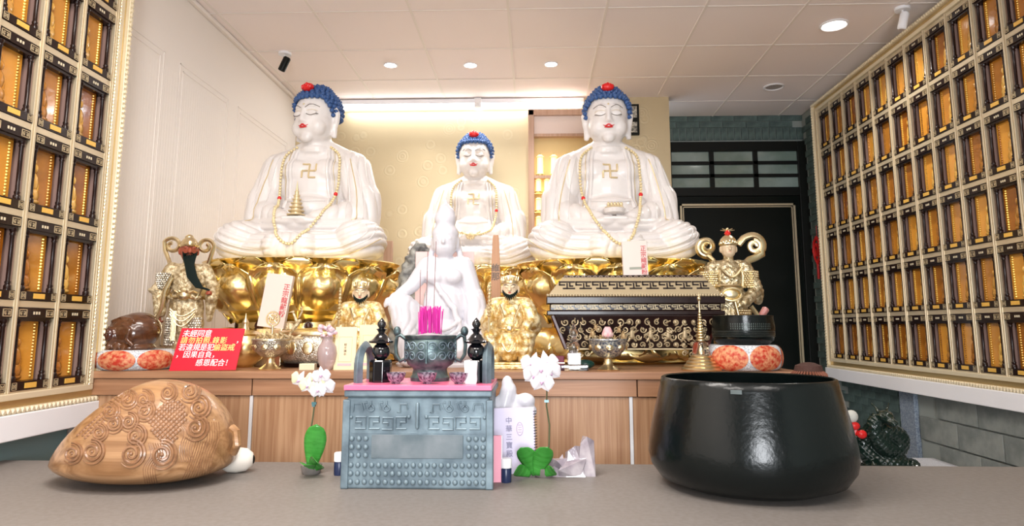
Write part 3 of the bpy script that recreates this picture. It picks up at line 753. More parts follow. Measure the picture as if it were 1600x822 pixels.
def throne(name, label, loc, rx, ry, h, n=12, rz=0, levels=None):
    """gilded lotus throne of total height h; rx, ry half sizes of the top"""
    t = thing(name, label, 'lotus throne', loc, rz, group='gilded lotus thrones')
    zt = h; zw = h*.40; zb = h*.30
    k_ = ry/rx
    MB().lathe([(rx*.60, zw), (rx*.80, zw+.10*h), (rx*.93, h-.06*h), (rx*.985, h-.012*h), (rx*.96, h), (.001, h)], 48, sq=(1, k_)).build('seed_disc', M['gold'], t, True)
    MB().lathe([(rx*.62, zb), (rx*.62, zw), (rx*.64, zw+.02*h), (.01, zw+.03*h)], 48, sq=(1, k_)).build('waist_band', M['gold'], t, True)
    def ring(nn, r0, z0, w_, hh, dep, ph, flip=False, nm='lotus_petal', bz=True):
        me = petal(w_, hh, dep, M['gold'], bz)
        for k in range(nn):
            a = 2*PI*(k+ph)/nn
            x, y = r0*math.sin(a), -r0*k_*math.cos(a)
            ang = math.atan2(x/1, -y/(k_*k_)) if k_ else a
            o = link(nm, me, t, loc=(x, y, z0), rot=((PI, 0, ang+PI) if flip else (0, 0, ang)))
            if flip: o.rotation_mode = 'XYZ'
            md = o.modifiers.new('solid', 'SOLIDIFY'); md.thickness = .006; md.offset = 1
    wp = PI*rx*.80/n*1.14
    ring(n, rx*.64, zw-.01*h, wp*1.12, h*.545, rx*.26, 0)
    ring(n, rx*.60, zw+.03*h, wp*.98, h*.572, rx*.27, .5, nm='back_petal', bz=False)
    # petals turned down over the foot
    me = None; V = []; nu, nv = 13, 9; w_ = PI*rx*.86/n*1.1
    for j in range(nv):
        v = j/(nv-1)
        for i in range(nu):
            u = -1+2*i/(nu-1)
            wd_ = w_*(.6+.4*v)*(1 if v < .7 else math.sqrt(max(0, 1-((v-.7)/.31)**2))+.001)
            V.append((u*wd_, -(rx*.34*math.sin(v*PI/2)) - .1*w_*(1-u*u)*math.sin(PI*v), -zb*.86*(1-math.cos(v*PI/2)) + .22*w_*(1-u*u)*math.sin(PI*min(1, v*1.1))**.5 + .05*w_*math.exp(-((abs(u)-.9)/.1)**2)))
    dm = MB().grid(V, nu, nv).mesh('down_petal', M['gold'], True, 60)
    for lay in (0, .5):
        for k in range(n):
            a = 2*PI*(k+lay)/n; r0 = rx*.60
            x, y = r0*math.sin(a), -r0*k_*math.cos(a)
            o = link('down_petal', dm, t, loc=(x, y, zb-(.012 if lay else 0)), rot=(0, 0, math.atan2(x, -y/(k_*k_))))
            md = o.modifiers.new('solid', 'SOLIDIFY'); md.thickness = .006; md.offset = 1
    MB().lathe([(rx*.97, 0), (rx*1.0, .02*h), (rx*.98, .07*h), (rx*.90, .09*h), (rx*.70, zb*.8), (rx*.62, zb)], 48, sq=(1, k_)).build('foot', M['gold'], t, True)
    kn = mat('dark_knob_stone', (.06, .02, .012), .25)
    for k in range(8):
        a = 2*PI*(k+.5)/8; x, y = rx*.625*math.sin(a), -rx*.625*k_*math.cos(a)
        b = MB().ell((0, 0, 0), (.019, .009, .019), 14, 8).tube([(.020*math.cos(q), -.003, .020*math.sin(q)) for q in [2*PI*i/16 for i in range(16)]], .004, 6, closed=True)
        b.build('dark_knob', kn, t, True, loc=(x, y-.004*math.cos(a), zw-.045*h), rot=(0, 0, math.atan2(x, -y/(k_*k_))), label='round dark knob on the gold waist')
    return t
TH = .575
BX = (-1.345, .46, -.455)
throne('lotus_throne', 'gilded lotus throne under the left big statue', (BX[0]-.02, 3.96, AZ), .575, .47, TH-.012, 12)
throne('lotus_throne', 'gilded lotus throne under the right big statue, behind the carved chest', (BX[1], 4.04, AZ), .575, .47, TH-.012, 12)
throne('lotus_throne', 'gilded lotus throne under the middle statue, furthest back', (BX[2], 5.02, AZ), .50, .43, .615, 12)
S = [build_statue('seated_statue', 'big white blue haired statue on left throne, face turned left, gold pagoda in lap', (BX[0]+.0, 4.04, AZ+TH-.018), 1.01, -.27, .05, -.03, 'pagoda'),
     build_statue('seated_statue', 'big white blue haired statue on right throne, holding a bowl', (BX[1], 4.11, AZ+TH-.018), 1.012, -.05, .05, 0, 'bowl'),
     build_statue('seated_statue', 'white blue haired statue in the middle, furthest back and smallest looking', (BX[2], 5.12, AZ+.609), .97, 0, .06, 0, 'ornament')]
for (s_, nk), lb in zip(S, ('bead necklace hanging on the left big statue', 'bead necklace hanging on the right big statue, above its lap bowl', 'bead necklace on the middle statue')): nk['label'] = lb
# ------------------------------------------------------------------ smaller statues
M['silverorn'] = mat('chased_silver_gold', (.50, .45, .36), .34, .9, var=(.80, .76, .66), var_scale=40, bump=(160, .6, .004), bump_tex='VORONOI')
M['whitejade'] = mat('white_jade', (.70, .69, .74), .28, sss=.2, bump=(16, .1, .003), coat=.3)
M['redface'] = mat('red_brown_face_paint', (.32, .07, .035), .4)
M['paleface'] = mat('pale_gold_face', (.72, .56, .38), .4, .1)
M['beard'] = mat('black_green_beard', (.004, .010, .008), .5, spec=.1)
M['statgold'] = mat('antique_gilt_statue', (.36, .25, .12), .48, .45, var=(.78, .66, .44), var_scale=52, bump=(150, .5, .004), bump_tex='VORONOI')
M['statyellow'] = mat('bright_gilt_statue', (.58, .36, .10), .42, .6, var=(.92, .80, .50), var_scale=40, bump=(150, .5, .004), bump_tex='VORONOI')
M['cloth_line'] = M['goldpale']
def hand(b, w, d, up, L, close=.5, mx=None, thumb=1):
    """palm, four curling fingers and a thumb; w wrist, d direction, up back-of-hand normal"""
    w = Vector(w); d = Vector(d).normalized(); up = Vector(up).normalized(); s = d.cross(up).normalized()
    b.ell(w+d*L*.28, (L*.2,)*3, 8, 6, mx); b.cap(w, w+d*L*.45, L*.15, L*.19, 8, mx)
    for k, ln in enumerate((.42, .5, .47, .36)):
        o = w+d*L*.42+s*L*(.2-.13*k); a1 = d*math.cos(close)-up*math.sin(close); a2 = d*math.cos(close*2.4)-up*math.sin(close*2.4)
        m_ = o+a1*L*ln*.55; b.cap(o, m_, L*.075, L*.065, 6, mx); b.cap(m_, m_+a2*L*ln*.5, L*.065, L*.05, 6, mx)
    o = w+d*L*.15+s*L*.18*thumb; b.cap(o, o+(s*thumb*.55+d*.8-up*.3)*L*.38, L*.08, L*.055, 6, mx)
def scales(b, cx, cy, cz, rx, ry, z0, z1, a0, a1, r, mx=None):
    rows = max(1, int((z1-z0)/(r*1.5)))
    for j in range(rows):
        z = z0+(z1-z0)*j/rows; n = int(abs(a1-a0)*rx/(r*1.9))+1
        for k in range(n):
            a = a0+(a1-a0)*(k+.5*(j % 2))/n; b.ell((cx+rx*math.sin(a), cy-ry*math.cos(a), cz+z), (r, r*.6, r*1.05), 6, 4, mx)
def spiral(c, r0, r1, a0, turns, n=26, y=0, sy=0):
    return [(c[0]+(r0+(r1-r0)*k/n)*math.cos(a0+turns*2*PI*k/n), y+sy*k/n, c[2]+(r0+(r1-r0)*k/n)*math.sin(a0+turns*2*PI*k/n)) for k in range(n+1)]
def face_bits(t, c, s, m_line, lips, brow=1, mx=None):
    mx = mx or Matrix()
    b = MB()
    for q in (-1, 1):
        b.tube([(c[0]+q*s*(.15+.45*u), c[1]-s*.93+s*.28*u*u, c[2]+s*.10-s*.05*math.sin(PI*u)) for u in np.linspace(0, 1, 7)], s*.035, 5, mx=mx)
        b.tube([(c[0]+q*s*(.12+.55*u), c[1]-s*.93+s*.32*u*u, c[2]+s*(.30+.12*math.sin(PI*u*.8)*brow)) for u in np.linspace(0, 1, 7)], s*.04, 5, mx=mx)
    b.build('eye_lines', m_line, t, True)
    MB().ell((c[0], c[1]-s*.93, c[2]-s*.48), (s*.2, s*.08, s*.07), 8, 5, mx=mx).build('lips', lips, t, True)
# guardian general with a long black beard, standing by the left wall (height .66)
def general():
    t = thing('general_statue', 'standing gilt general statue with red face and long black beard by left wall', 'statue', (-1.79, 3.45, AZ), .28)
    b = MB(); F = M['statgold']
    for s in (-1, 1):
        b.cap((s*.045, .0, .02), (s*.045, .01, .16), .032, .04, 12); b.ell((s*.05, -.03, .018), (.026, .048, .018), 10, 6)
    b.ell((0, .01, .20), (.085, .06, .10), 16, 10); b.ell((0, .01, .27), (.080, .06, .11), 16, 10); b.ell((0, .0, .40), (.075, .058, .10), 16, 10)
    b.cap((-.07, .01, .46), (.07, .01, .46), .035, .035); b.cap((0, 0, .46), (0, -.005, .52), .026)
    b.cap((-.075, .01, .465), (-.125, .0, .37), .036, .034); b.cap((-.125, 0, .37), (-.11, -.02, .255), .034, .026)   # arm hanging
    b.ell((-.13, 0, .36), (.045, .04, .02), 12, 6)
    b.cap((.075, .01, .465), (.12, .0, .38), .034, .03); b.cap((.12, 0, .38), (.125, -.06, .33), .032, .03)
    b.cap((.12, -.03, .31), (.115, -.03, .22), .028, .012)                                            # falling sleeve
    b.tube([(x, -.06+abs(x)*.3, .345+.02*math.cos(x*60)) for x in np.linspace(-.07, .07, 15)], .012, 6)
    me = remesh(b, 'robed_body', .0048, 3)
    def fn(co, no):
        x, y, z = co.T; return .003*np.abs(np.sin(x*150+np.sin(z*40)*1.2))*(z < .33)*(z > .06) + .0022*np.sin(z*220)*np.sin(x*160)*(z > .36)*(z < .45)
    displace(me, fn); link('robed_body', finish(me, F), t)
    b = MB(); scales(b, 0, .01, .0, .088, .066, .10, .235, -1.15, -.35, .007); scales(b, 0, .01, 0, .088, .066, .10, .235, .35, 1.15, .007)
    scales(b, -.10, .0, .0, .040, .040, .37, .45, -1.6, .9, .006); b.build('scale_armour', M['silverorn'], t, True, kind='stuff')
    b = MB(); b.ell((0, -.068, .335), (.032, .018, .024), 12, 8)
    for s in (-1, 1): b.tube([(s*.01, -.072, .34), (s*.04, -.066, .355), (s*.062, -.05, .345), (s*.055, -.056, .325)], .007, 6); b.tube([(s*.012, -.085, .35), (s*.02, -.085, .356)], .006, 6)
    b.tube([(.083*math.cos(a), -.062*math.sin(a), .325) for a in [2*PI*k/24 for k in range(24)]], .008, 6, closed=True)
    b.build('lion_belt', M['goldpale'], t, True)
    b = MB()
    for k in range(3): b.tube([(-.055+.11*u, -.068-.012*math.sin(PI*u), .27-.012*k-(.035+.012*k)*math.sin(PI*u)) for u in np.linspace(0, 1, 12)], .0035, 6)
    b.box(-.045, -.022, -.078, -.07, .12, .26); b.build('sash_loops', M['goldpale'], t, True)
    # ribbons curling up behind the head
    b = MB()
    b.tube([(-.10, .02, .30), (-.075, .0, .40), (-.085, .03, .48), (-.12, .04, .56)]+spiral((-.088, 0, .585), .042, .014, 2.7, -1.15, 22, .04), [.010]*27, 8, flat=1.5)
    b.tube([(.06, .03, .42), (.085, .03, .50), (.098, .04, .56)]+spiral((.065, 0, .585), .040, .012, .0, 1.2, 22, .04), [.010]*26, 8, flat=1.5)
    b.tube([(-.06, -.055, .42), (-.085, -.06, .36), (-.095, -.055, .28), (-.13, -.04, .18), (-.15, -.03, .13)], [.010, .011, .010, .007, .004], 8)
    b.build('ribbon', M['goldpale'], t, True, kind='stuff')
    HMx = Matrix.Translation((.0, -.015, .555)) @ Euler((0, 0, .3)).to_matrix().to_4x4() @ Matrix.Scale(1.2, 4)
    h = MB(); h.ell((0, 0, 0), (.033, .037, .046), 16, 12, HMx); h.cap((0, -.036, .008), (0, -.042, -.006), .006, .009, 8, HMx); h.ell((0, -.01, -.025), (.026, .028, .026), 12, 8, HMx)
    for s in (-1, 1): h.ell((s*.034, 0, -.003), (.006, .009, .015), 8, 6, HMx); h.ell((s*.014, -.031, .012), (.010, .006, .006), 8, 5, HMx)
    hd = link('head', finish(remesh(h, 'head', .003, 2), M['redface']), t, label='dark red face')
    face_bits(t, (0, .0, 0), .036, M['beard'], M['redface'], 2.2, HMx)
    b = MB(); b.lathe([(.034, .016), (.036, .022), (.032, .036), (.024, .048), (.014, .056), (.001, .058)], 18, mx=HMx); b.ell((0, .010, .054), (.018, .016, .016), 12, 8, mx=HMx)
    b.tube([(.033*math.cos(a), .037*math.sin(a), .022) for a in [2*PI*k/20 for k in range(20)]], .006, 6, closed=True, mx=HMx); b.ell((0, -.044, .028), (.014, .006, .014), 10, 6, mx=HMx)
    b.build('helmet', M['goldpale'], t, True)
    b = MB(); base = HMx @ Vector((0, -.036, -.022))
    for k in range(9):
        o = (k-4)*.0042; side = abs(k-4)/4
        b.tube([base+Vector((o*1.9, .010*side-.002, .016*side*side+.004)), base+Vector((o*1.5, -.004, -.012)), base+Vector((o+.004, -.010, -.045)), base+Vector((o*1.1+.022, -.022, -.105)), base+Vector((o*.8+.058, -.03, -.155)), base+Vector((o*.4+.102, -.028, -.172+abs(o)*.3))], [.003, .0048, .0055, .0055, .004, .0015], 6)
    for s in (-1, 1): b.tube([HMx @ Vector(q) for q in ((s*.004, -.041, -.012), (s*.016, -.039, -.016), (s*.024, -.032, -.032))], [.003, .0035, .001], 6)
    b.build('beard', M['beard'], t, True, label='long black beard swept to the right')
    b = MB(); hand(b, (-.11, -.025, .235), (.05, -.1, -1), (-1, -.2, 0), .05, .9); link('hand', finish(remesh(b, 'hand', .0028, 1), M['redface']), t)
    b = MB(); hand(b, (.125, -.075, .335), (-.2, -.7, .6), (.6, -.1, .5), .048, .7); link('hand', finish(remesh(b, 'hand', .0028, 1), M['redface']), t)
    MB().lathe([(.11, -.0), (.115, .008), (.09, .014), (.085, .02), (.001, .022)], 20).build('rock_base', M['statgold'], t, True)
    MB().tube([(-.118, -.05, .245), (-.17, -.06, .12), (-.185, -.06, .08)], .0035, 6).build('weapon_shaft', M['goldpale'], t, True)
    t.scale = (1.05,)*3
general()
# slender guardian with loop ribbons at the right end (height .72)
def guardian():
    t = thing('guardian_statue', 'standing pale gold guardian statue with curled ribbons behind the black bowl', 'statue', (1.03, 3.62, AZ), -.08)
    b = MB(); F = M['goldorn']
    for s in (-1, 1): b.cap((s*.05, .0, .03), (s*.05, .01, .2), .036, .045, 12); b.ell((s*.055, -.035, .022), (.028, .05, .02), 10, 6)
    b.ell((0, .01, .24), (.10, .075, .13), 18, 12); b.ell((0, 0, .33), (.09, .068, .10), 16, 10); b.ell((0, 0, .45), (.082, .06, .10), 16, 12)
    b.cap((-.08, .01, .51), (.08, .01, .51), .036, .036); b.cap((0, 0, .50), (0, 0, .57), .026)
    b.cap((-.085, .01, .50), (-.125, -.01, .40), .038, .034); b.cap((-.125, -.01, .40), (-.075, -.06, .37), .03, .022); b.ell((-.125, 0, .39), (.042, .04, .022), 12, 6)
    b.cap((-.13, -.02, .41), (-.15, -.05, .44), .028, .024)
    b.cap((.085, .01, .50), (.13, -.01, .40), .040, .036); b.cap((.13, -.01, .385), (.06, -.07, .315), .034, .024); b.ell((.145, .02, .37), (.035, .03, .05), 12, 8); b.ell((.15, .03, .34), (.025, .02, .03))
    me = remesh(b, 'armoured_body', .005, 3)
    def fn(co, no):
        x, y, z = co.T; return .0028*np.abs(np.sin(x*130+np.sin(z*30)*1.2))*(z < .34) + .0022*np.sin(z*200)*np.sin(x*150)*(z > .36)
    displace(me, fn); link('armoured_body', finish(me, F), t)
    b = MB(); scales(b, 0, .01, 0, .102, .078, .16, .29, .1, 1.4, .008); scales(b, .10, 0, 0, .045, .042, .40, .49, -.9, 1.6, .007); scales(b, -.10, 0, 0, .045, .042, .41, .49, -1.6, .9, .007)
    b.build('scale_armour', M['goldpale'], t, True, kind='stuff')
    b = MB(); b.ell((-.01, -.068, .36), (.052, .022, .038), 14, 10)
    b.tube([(-.01+.05*math.cos(a), -.082-.01*abs(math.sin(a)), .36+.034*math.sin(a)) for a in [2*PI*k/22 for k in range(22)]], .006, 6, closed=True)
    b.tube([(.09*math.cos(a), -.07*math.sin(a), .405) for a in [2*PI*k/24 for k in range(24)]], .008, 6, closed=True)
    b.tube([(-.055+.11*u, -.06-.012*math.sin(PI*u), .50-.05*math.sin(PI*u)) for u in np.linspace(0, 1, 12)], .007, 6)
    b.build('belt_mask', M['goldpale'], t, True)
    b = MB()
    b.tube([(-.07, .0, .49), (-.075, .02, .545), (-.10, .03, .57)]+spiral((-.105, 0, .62), .052, .017, -1.5, -1.6, 34, .035), [.0125]*38, 8, flat=1.6)
    b.tube([(-.07, .01, .50), (-.085, .03, .56)]+spiral((-.105, 0, .62), .040, .012, -1.2, -1.3, 26, .02), [.008]*29, 8, flat=1.4)
    b.tube([(.07, .0, .51), (.11, .02, .545), (.15, .03, .56), (.185, .03, .58)]+spiral((.135, 0, .625), .056, .055, -.6, .42, 12, .03)+[(.09, .03, .665), (.06, .03, .63)], [.012]*19, 8, flat=1.6)
    b.tube(spiral((.145, 0, .622), .036, .014, 1.6, -1.3, 26, .03), .010, 8, flat=1.5)
    b.tube([(-.055, -.05, .50), (-.06, -.07, .43)], .005, 6); b.tube([(.05, -.05, .52), (.055, -.07, .45), (.05, -.075, .40)], .006, 6)
    b.tube([(.10, -.02, .30), (.14, -.02, .24), (.16, -.03, .17), (.185, -.03, .12)], [.012, .012, .010, .004], 8)
    b.build('ribbon', M['goldpale'], t, True, kind='stuff')
    h = MB(); c = Vector((0, -.01, .605)); h.ell(c, (.040, .043, .050), 18, 12); h.ell(c+Vector((0, -.008, -.02)), (.033, .036, .032)); h.cap(c+Vector((0, -.043, .008)), c+Vector((0, -.049, -.008)), .004, .007, 8)
    for s in (-1, 1): h.ell(c+Vector((s*.041, 0, -.005)), (.006, .010, .018), 8, 6)
    link('head', finish(remesh(h, 'head', .0032, 2), M['paleface']), t, label='pale smooth face'); face_bits(t, c, .043, M['line'], M['lips'], 1)
    b = MB(); b.lathe([(.043, .014), (.048, .020), (.047, .03), (.040, .048), (.026, .064), (.012, .074), (.001, .078)], 20, c=c)
    for k in range(-3, 4): b.ell(c+Vector((math.sin(k*.35)*.046, -math.cos(k*.35)*.048, .028+.006*(3-abs(k))*.5)), (.007, .005, .010), 8, 5)
    b.build('helmet', M['goldpale'], t, True)
    MB().lathe([(.012, .074), (.018, .080), (.010, .094), (.001, .1)], 12, c=c).build('red_tuft', M['red'], t, True)
    b = MB()
    for k in range(5): a = PI*k/4; b.cap(c+Vector((0, 0, .095)), c+Vector((.035*math.cos(a), 0, .098+.012*math.sin(a))), .005, .002, 6)
    b.ell(c+Vector((0, 0, .104)), .008, 8, 6); b.build('crest_flower', M['goldpale'], t, True)
    b = MB(); hand(b, (.055, -.075, .31), (-1, -.2, -.1), (0, -.4, 1), .055, .4); link('hand', finish(remesh(b, 'hand', .003, 1), M['goldpale']), t)
    b = MB(); hand(b, (-.155, -.06, .45), (-.5, -.6, .3), (-.3, .2, .9), .05, .6); link('hand', finish(remesh(b, 'hand', .003, 1), M['goldpale']), t)
    MB().cap((.005, -.085, .33), (.03, -.09, .20), .008, .010).ell((.032, -.09, .18), (.016, .016, .016)).build('club_handle', M['goldpale'], t, True)
    MB().lathe([(.13, 0), (.135, .01), (.11, .02), (.10, .03), (.001, .032)], 22).build('rock_base', M['goldorn'], t, True)
    t.scale = (1.0,)*3
guardian()
# two small seated bearded generals
def seated_general(name, label, loc, rz, scale=1, m=None):
    t = thing(name, label, 'statue', loc, rz, group='small seated golden bearded figures', scale=scale)
    F = m or M['statyellow']; b = MB()
    for s in (-1, 1):
        b.cap((s*.04, .02, .15), (s*.085, -.09, .145), .048, .04, 14); b.cap((s*.085, -.09, .14), (s*.075, -.095, .04), .038, .03, 14); b.ell((s*.08, -.115, .03), (.025, .042, .018), 10, 6)
        b.cap((s*.075, .01, .30), (s*.115, -.01, .21), .036, .034, 12); b.ell((s*.11, .0, .20), (.038, .042, .05), 12, 8)
        b.cap((s*.115, -.02, .21), (s*.085, -.08, .20), .028, .022, 12)
    b.ell((0, .02, .15), (.10, .075, .07), 16, 10); b.ell((0, .01, .23), (.075, .06, .10), 16, 12); b.ell((0, -.02, .21), (.062, .06, .05), 14, 10)
    b.cap((-.06, .01, .305), (.06, .01, .305), .033, .033); b.cap((0, 0, .30), (0, 0, .35), .024)
    b.ell((0, -.07, .10), (.055, .045, .07), 14, 10)
    b.box(-.09, .09, -.02, .08, .03, .13)
    me = remesh(b, 'robed_body', .0045, 3)
    def fn(co, no):
        x, y, z = co.T; return .0035*np.abs(np.sin(x*110+np.sin(z*45)*1.4))*(z < .30) + .002*np.sin(z*170)*(z < .2)
    displace(me, fn); link('robed_body', finish(me, F), t)
    b = MB(); b.tube([(.078*math.cos(a), -.005-.066*math.sin(a), .185) for a in [2*PI*k/24 for k in range(24)]], .008, 6, closed=True); b.ell((0, -.075, .185), (.02, .01, .018), 10, 6)
    for s in (-1, 1): b.tube([(s*.05, -.04, .30), (s*.03, -.062, .25), (s*.02, -.068, .20)], .005, 6)
    b.tube([(-.03+.06*u, -.11-.01*math.sin(PI*u), .12-.04*math.sin(PI*u)) for u in np.linspace(0, 1, 10)], .004, 6); b.build('belt', M['goldpale'], t, True)
    h = MB(); c = Vector((0, -.012, .375)); h.ell(c, (.038, .040, .048), 16, 12); h.ell(c+Vector((0, -.006, -.018)), (.034, .035, .030)); h.cap(c+Vector((0, -.039, .008)), c+Vector((0, -.047, -.006)), .006, .009, 8)
    for s in (-1, 1): h.ell(c+Vector((s*.040, 0, -.003)), (.006, .010, .018), 8, 6); h.ell(c+Vector((s*.015, -.035, .010)), (.011, .006, .006), 8, 5)
    link('head', finish(remesh(h, 'head', .003, 2), M['paleface']), t, label='pale gilded face'); face_bits(t, c, .041, M['line'], M['lips'], 1.4)
    b = MB(); b.lathe([(.036, .026), (.043, .029), (.043, .038), (.039, .042), (.036, .056), (.024, .064), (.001, .068)], 18, c=c); b.cap(c+Vector((0, 0, .063)), c+Vector((0, 0, .082)), .006, .003, 8)
    for k in range(-3, 4): b.cap(c+Vector((math.sin(k*.4)*.040, -math.cos(k*.4)*.041, .038)), c+Vector((math.sin(k*.4)*.045, -math.cos(k*.4)*.046, .058)), .005, .0025, 6)
    b.build('crown', M['goldpale'], t, True)
    b = MB()
    for k in range(11):
        a = (k-5)*.24; p = c+Vector((math.sin(a)*.034, -math.cos(a)*.036, -.034+.020*abs(a)**1.5)); b.cap(p, p+Vector((math.sin(a)*.003, -.005, -.022+abs(a)*.008)), .006, .002, 6)
    b.build('beard', M['beard'], t, True, label='short black beard')
    b = MB(); hand(b, (-.085, -.085, .20), (-.1, -.7, .4), (-.8, 0, .5), .045, 1.0); hand(b, (.085, -.085, .20), (.2, -.6, -.4), (.3, -.3, .9), .045, .6)
    mm = remesh(b, 'hands', .0028, 1); link('hands', finish(mm, F), t)
    b = MB(); b.tube([(-.092, -.115, .15), (-.088, -.115, .40)], .006, 8)
    for k in range(9): b.ell((-.0895+.0002*k, -.115, .245+.017*k), (.013-.0006*k, .013-.0006*k, .007), 10, 6)
    b.build('mace', M['goldpale'], t, True, label='ringed mace held upright')
    MB().box(-.12, .12, -.15, .09, 0, .022).box(-.11, .11, -.14, .08, .022, .032).build('plinth', F, t, bevel=.006)
    return t
seated_general('seated_general', 'small seated gold general with black beard and mace behind the yellow booklets', (-.86, 3.36, AZ), .1, .95)
seated_general('seated_general', 'small seated gold general with black beard beside the wooden tablet, right of white jade figure', (-.115, 3.30, AZ), -.05, 1.0)
# white jade figure seated at royal ease
def jade():
    t = thing('jade_figure', 'milky white jade goddess figure with tall topknot seated behind the censer', 'statue', (-.455, 3.45, AZ), 0)
    b = MB()
    b.ell((0, .03, .06), (.19, .13, .06), 20, 10); b.ell((0, .02, .15), (.14, .11, .10), 18, 12); b.ell((0, .01, .32), (.108, .075, .17), 18, 12); b.ell((0, 0, .45), (.108, .068, .09), 16, 12)
    b.cap((-.085, .01, .505), (.085, .01, .505), .045, .045); b.cap((0, .0, .51), (0, -.005, .58), .038)
    b.cap((-.095, .0, .50), (-.16, -.04, .40), .048, .037); b.cap((-.16, -.04, .40), (-.235, -.10, .335), .037, .024)             # arm laid out over the raised knee
    b.cap((-.09, 0, .17), (-.20, -.09, .29), .085, .068); b.cap((-.20, -.09, .285), (-.155, -.10, .06), .066, .05); b.ell((-.16, -.13, .03), (.035, .06, .028))
    b.cap((.10, .0, .50), (.155, .0, .33), .05, .044); b.cap((.155, 0, .32), (.205, -.04, .20), .038, .03); b.cap((.15, 0, .35), (.17, .0, .12), .05, .075)
    b.cap((.05, 0, .14), (.17, -.08, .10), .085, .07); b.cap((.17, -.09, .09), (.0, -.14, .07), .06, .05)
    for s in (-1, 1): b.ell((s*.045, -.05, .445), (.05, .034, .04), 12, 8)
    b.tube([(-.09, -.02, .50), (-.02, -.07, .38), (.06, -.085, .28), (.09, -.09, .18)], [.012, .014, .014, .012], 8)
    for k in range(3): b.tube([(-.07+.16*u, -.085-.05*math.sin(PI*u), .23-.04*k-.05*math.sin(PI*u)) for u in np.linspace(0, 1, 12)], .010, 6)
    c = Vector((0, -.01, .63)); b.ell(c, (.066, .070, .078), 20, 14); b.ell(c+Vector((0, -.01, -.035)), (.060, .058, .050), 16, 12)
    b.cap(c+Vector((0, -.068, .008)), c+Vector((0, -.076, -.016)), .006, .009, 8); b.ell(c+Vector((0, -.064, -.038)), (.015, .007, .006), 8, 6)
    for s in (-1, 1): b.ell(c+Vector((s*.024, -.060, .006)), (.016, .007, .008), 8, 6); b.ell(c+Vector((s*.064, .005, -.012)), (.012, .02, .036), 10, 8); b.tube([c+Vector((s*.06, .02, .01)), c+Vector((s*.075, .02, -.07)), c+Vector((s*.085, .01, -.14))], [.014, .016, .008], 8)
    b.ell(c+Vector((0, .004, .035)), (.070, .070, .058), 20, 12)
    b.lathe([(.052, .060), (.050, .085), (.056, .105), (.056, .125), (.046, .155), (.030, .178), (.016, .194), (.008, .208), (.001, .218)], 18, c=c)
    hand(b, (-.235, -.10, .325), (-.8, -.5, -.1), (-.1, -.2, 1), .075, .55); hand(b, (.205, -.045, .205), (.7, -.4, .35), (.1, .3, .9), .07, .3)
    me = remesh(b, 'jade_body', .0055, 3)
    def fn(co, no):
        x, y, z = co.T; return .0042*np.abs(np.sin((np.abs(x))*90+z*20+np.sin(z*35)))*(z < .36)+.002*np.sin(z*120+x*40)*(z > .77)
    displace(me, fn); link('jade_body', finish(me, M['whitejade']), t)
    face_bits(t, c+Vector((0, .0, .0)), .067, mat('faint_grey_line', (.6, .58, .62), .5), mat('faint_pink', (.78, .62, .62), .4), 1)
    MB().lathe([(.235, -.0), (.24, .012), (.22, .028), (.001, .03)], 32, sq=(1, .62), c=(0, -.01, 0)).build('jade_base', M['whitejade'], t, True)
    return t
jade()
# ------------------------------------------------------------------ things on the front table
M['bronze'] = mat('blue_green_bronze', (.10, .14, .17), .45, .3, var=(.20, .27, .31), var_scale=14, bump=(60, .35, .002))
M['bronzed'] = mat('dark_patina_bronze', (.05, .08, .09), .4, .6, var=(.16, .22, .22), var_scale=30, bump=(70, .3, .002))
M['pink'] = mat('pink_acrylic', (.80, .16, .30), .3)
M['obsid'] = mat('black_obsidian', (.004, .005, .007), .05, coat=.8)
M['brownwood'] = mat('polished_brown_wood', (.12, .045, .018), .22, coat=.6, wave=(0, 30, 1.2, (.06, .02, .008)))
M['fishwood'] = mat('carved_camphor_wood', (.46, .26, .125), .33, wave=(0, 26, 1.6, (.24, .115, .045)), coat=.25)
M['fishwood2'] = mat('carved_relief_wood', (.31, .155, .075), .35, wave=(0, 60, 1.0, (.20, .095, .045)), coat=.25)
M['brocade'] = mat('white_brocade', (.80, .80, .82), .8, var=(.38, .42, .46), var_scale=150, bump=(160, .5, .002))
M['redbroc'] = mat('red_brocade', (.50, .035, .015), .5, var=(.70, .32, .16), var_scale=60, bump=(150, .5, .002))
def arc_pts(f, n): return [f(k/n) for k in range(n+1)]
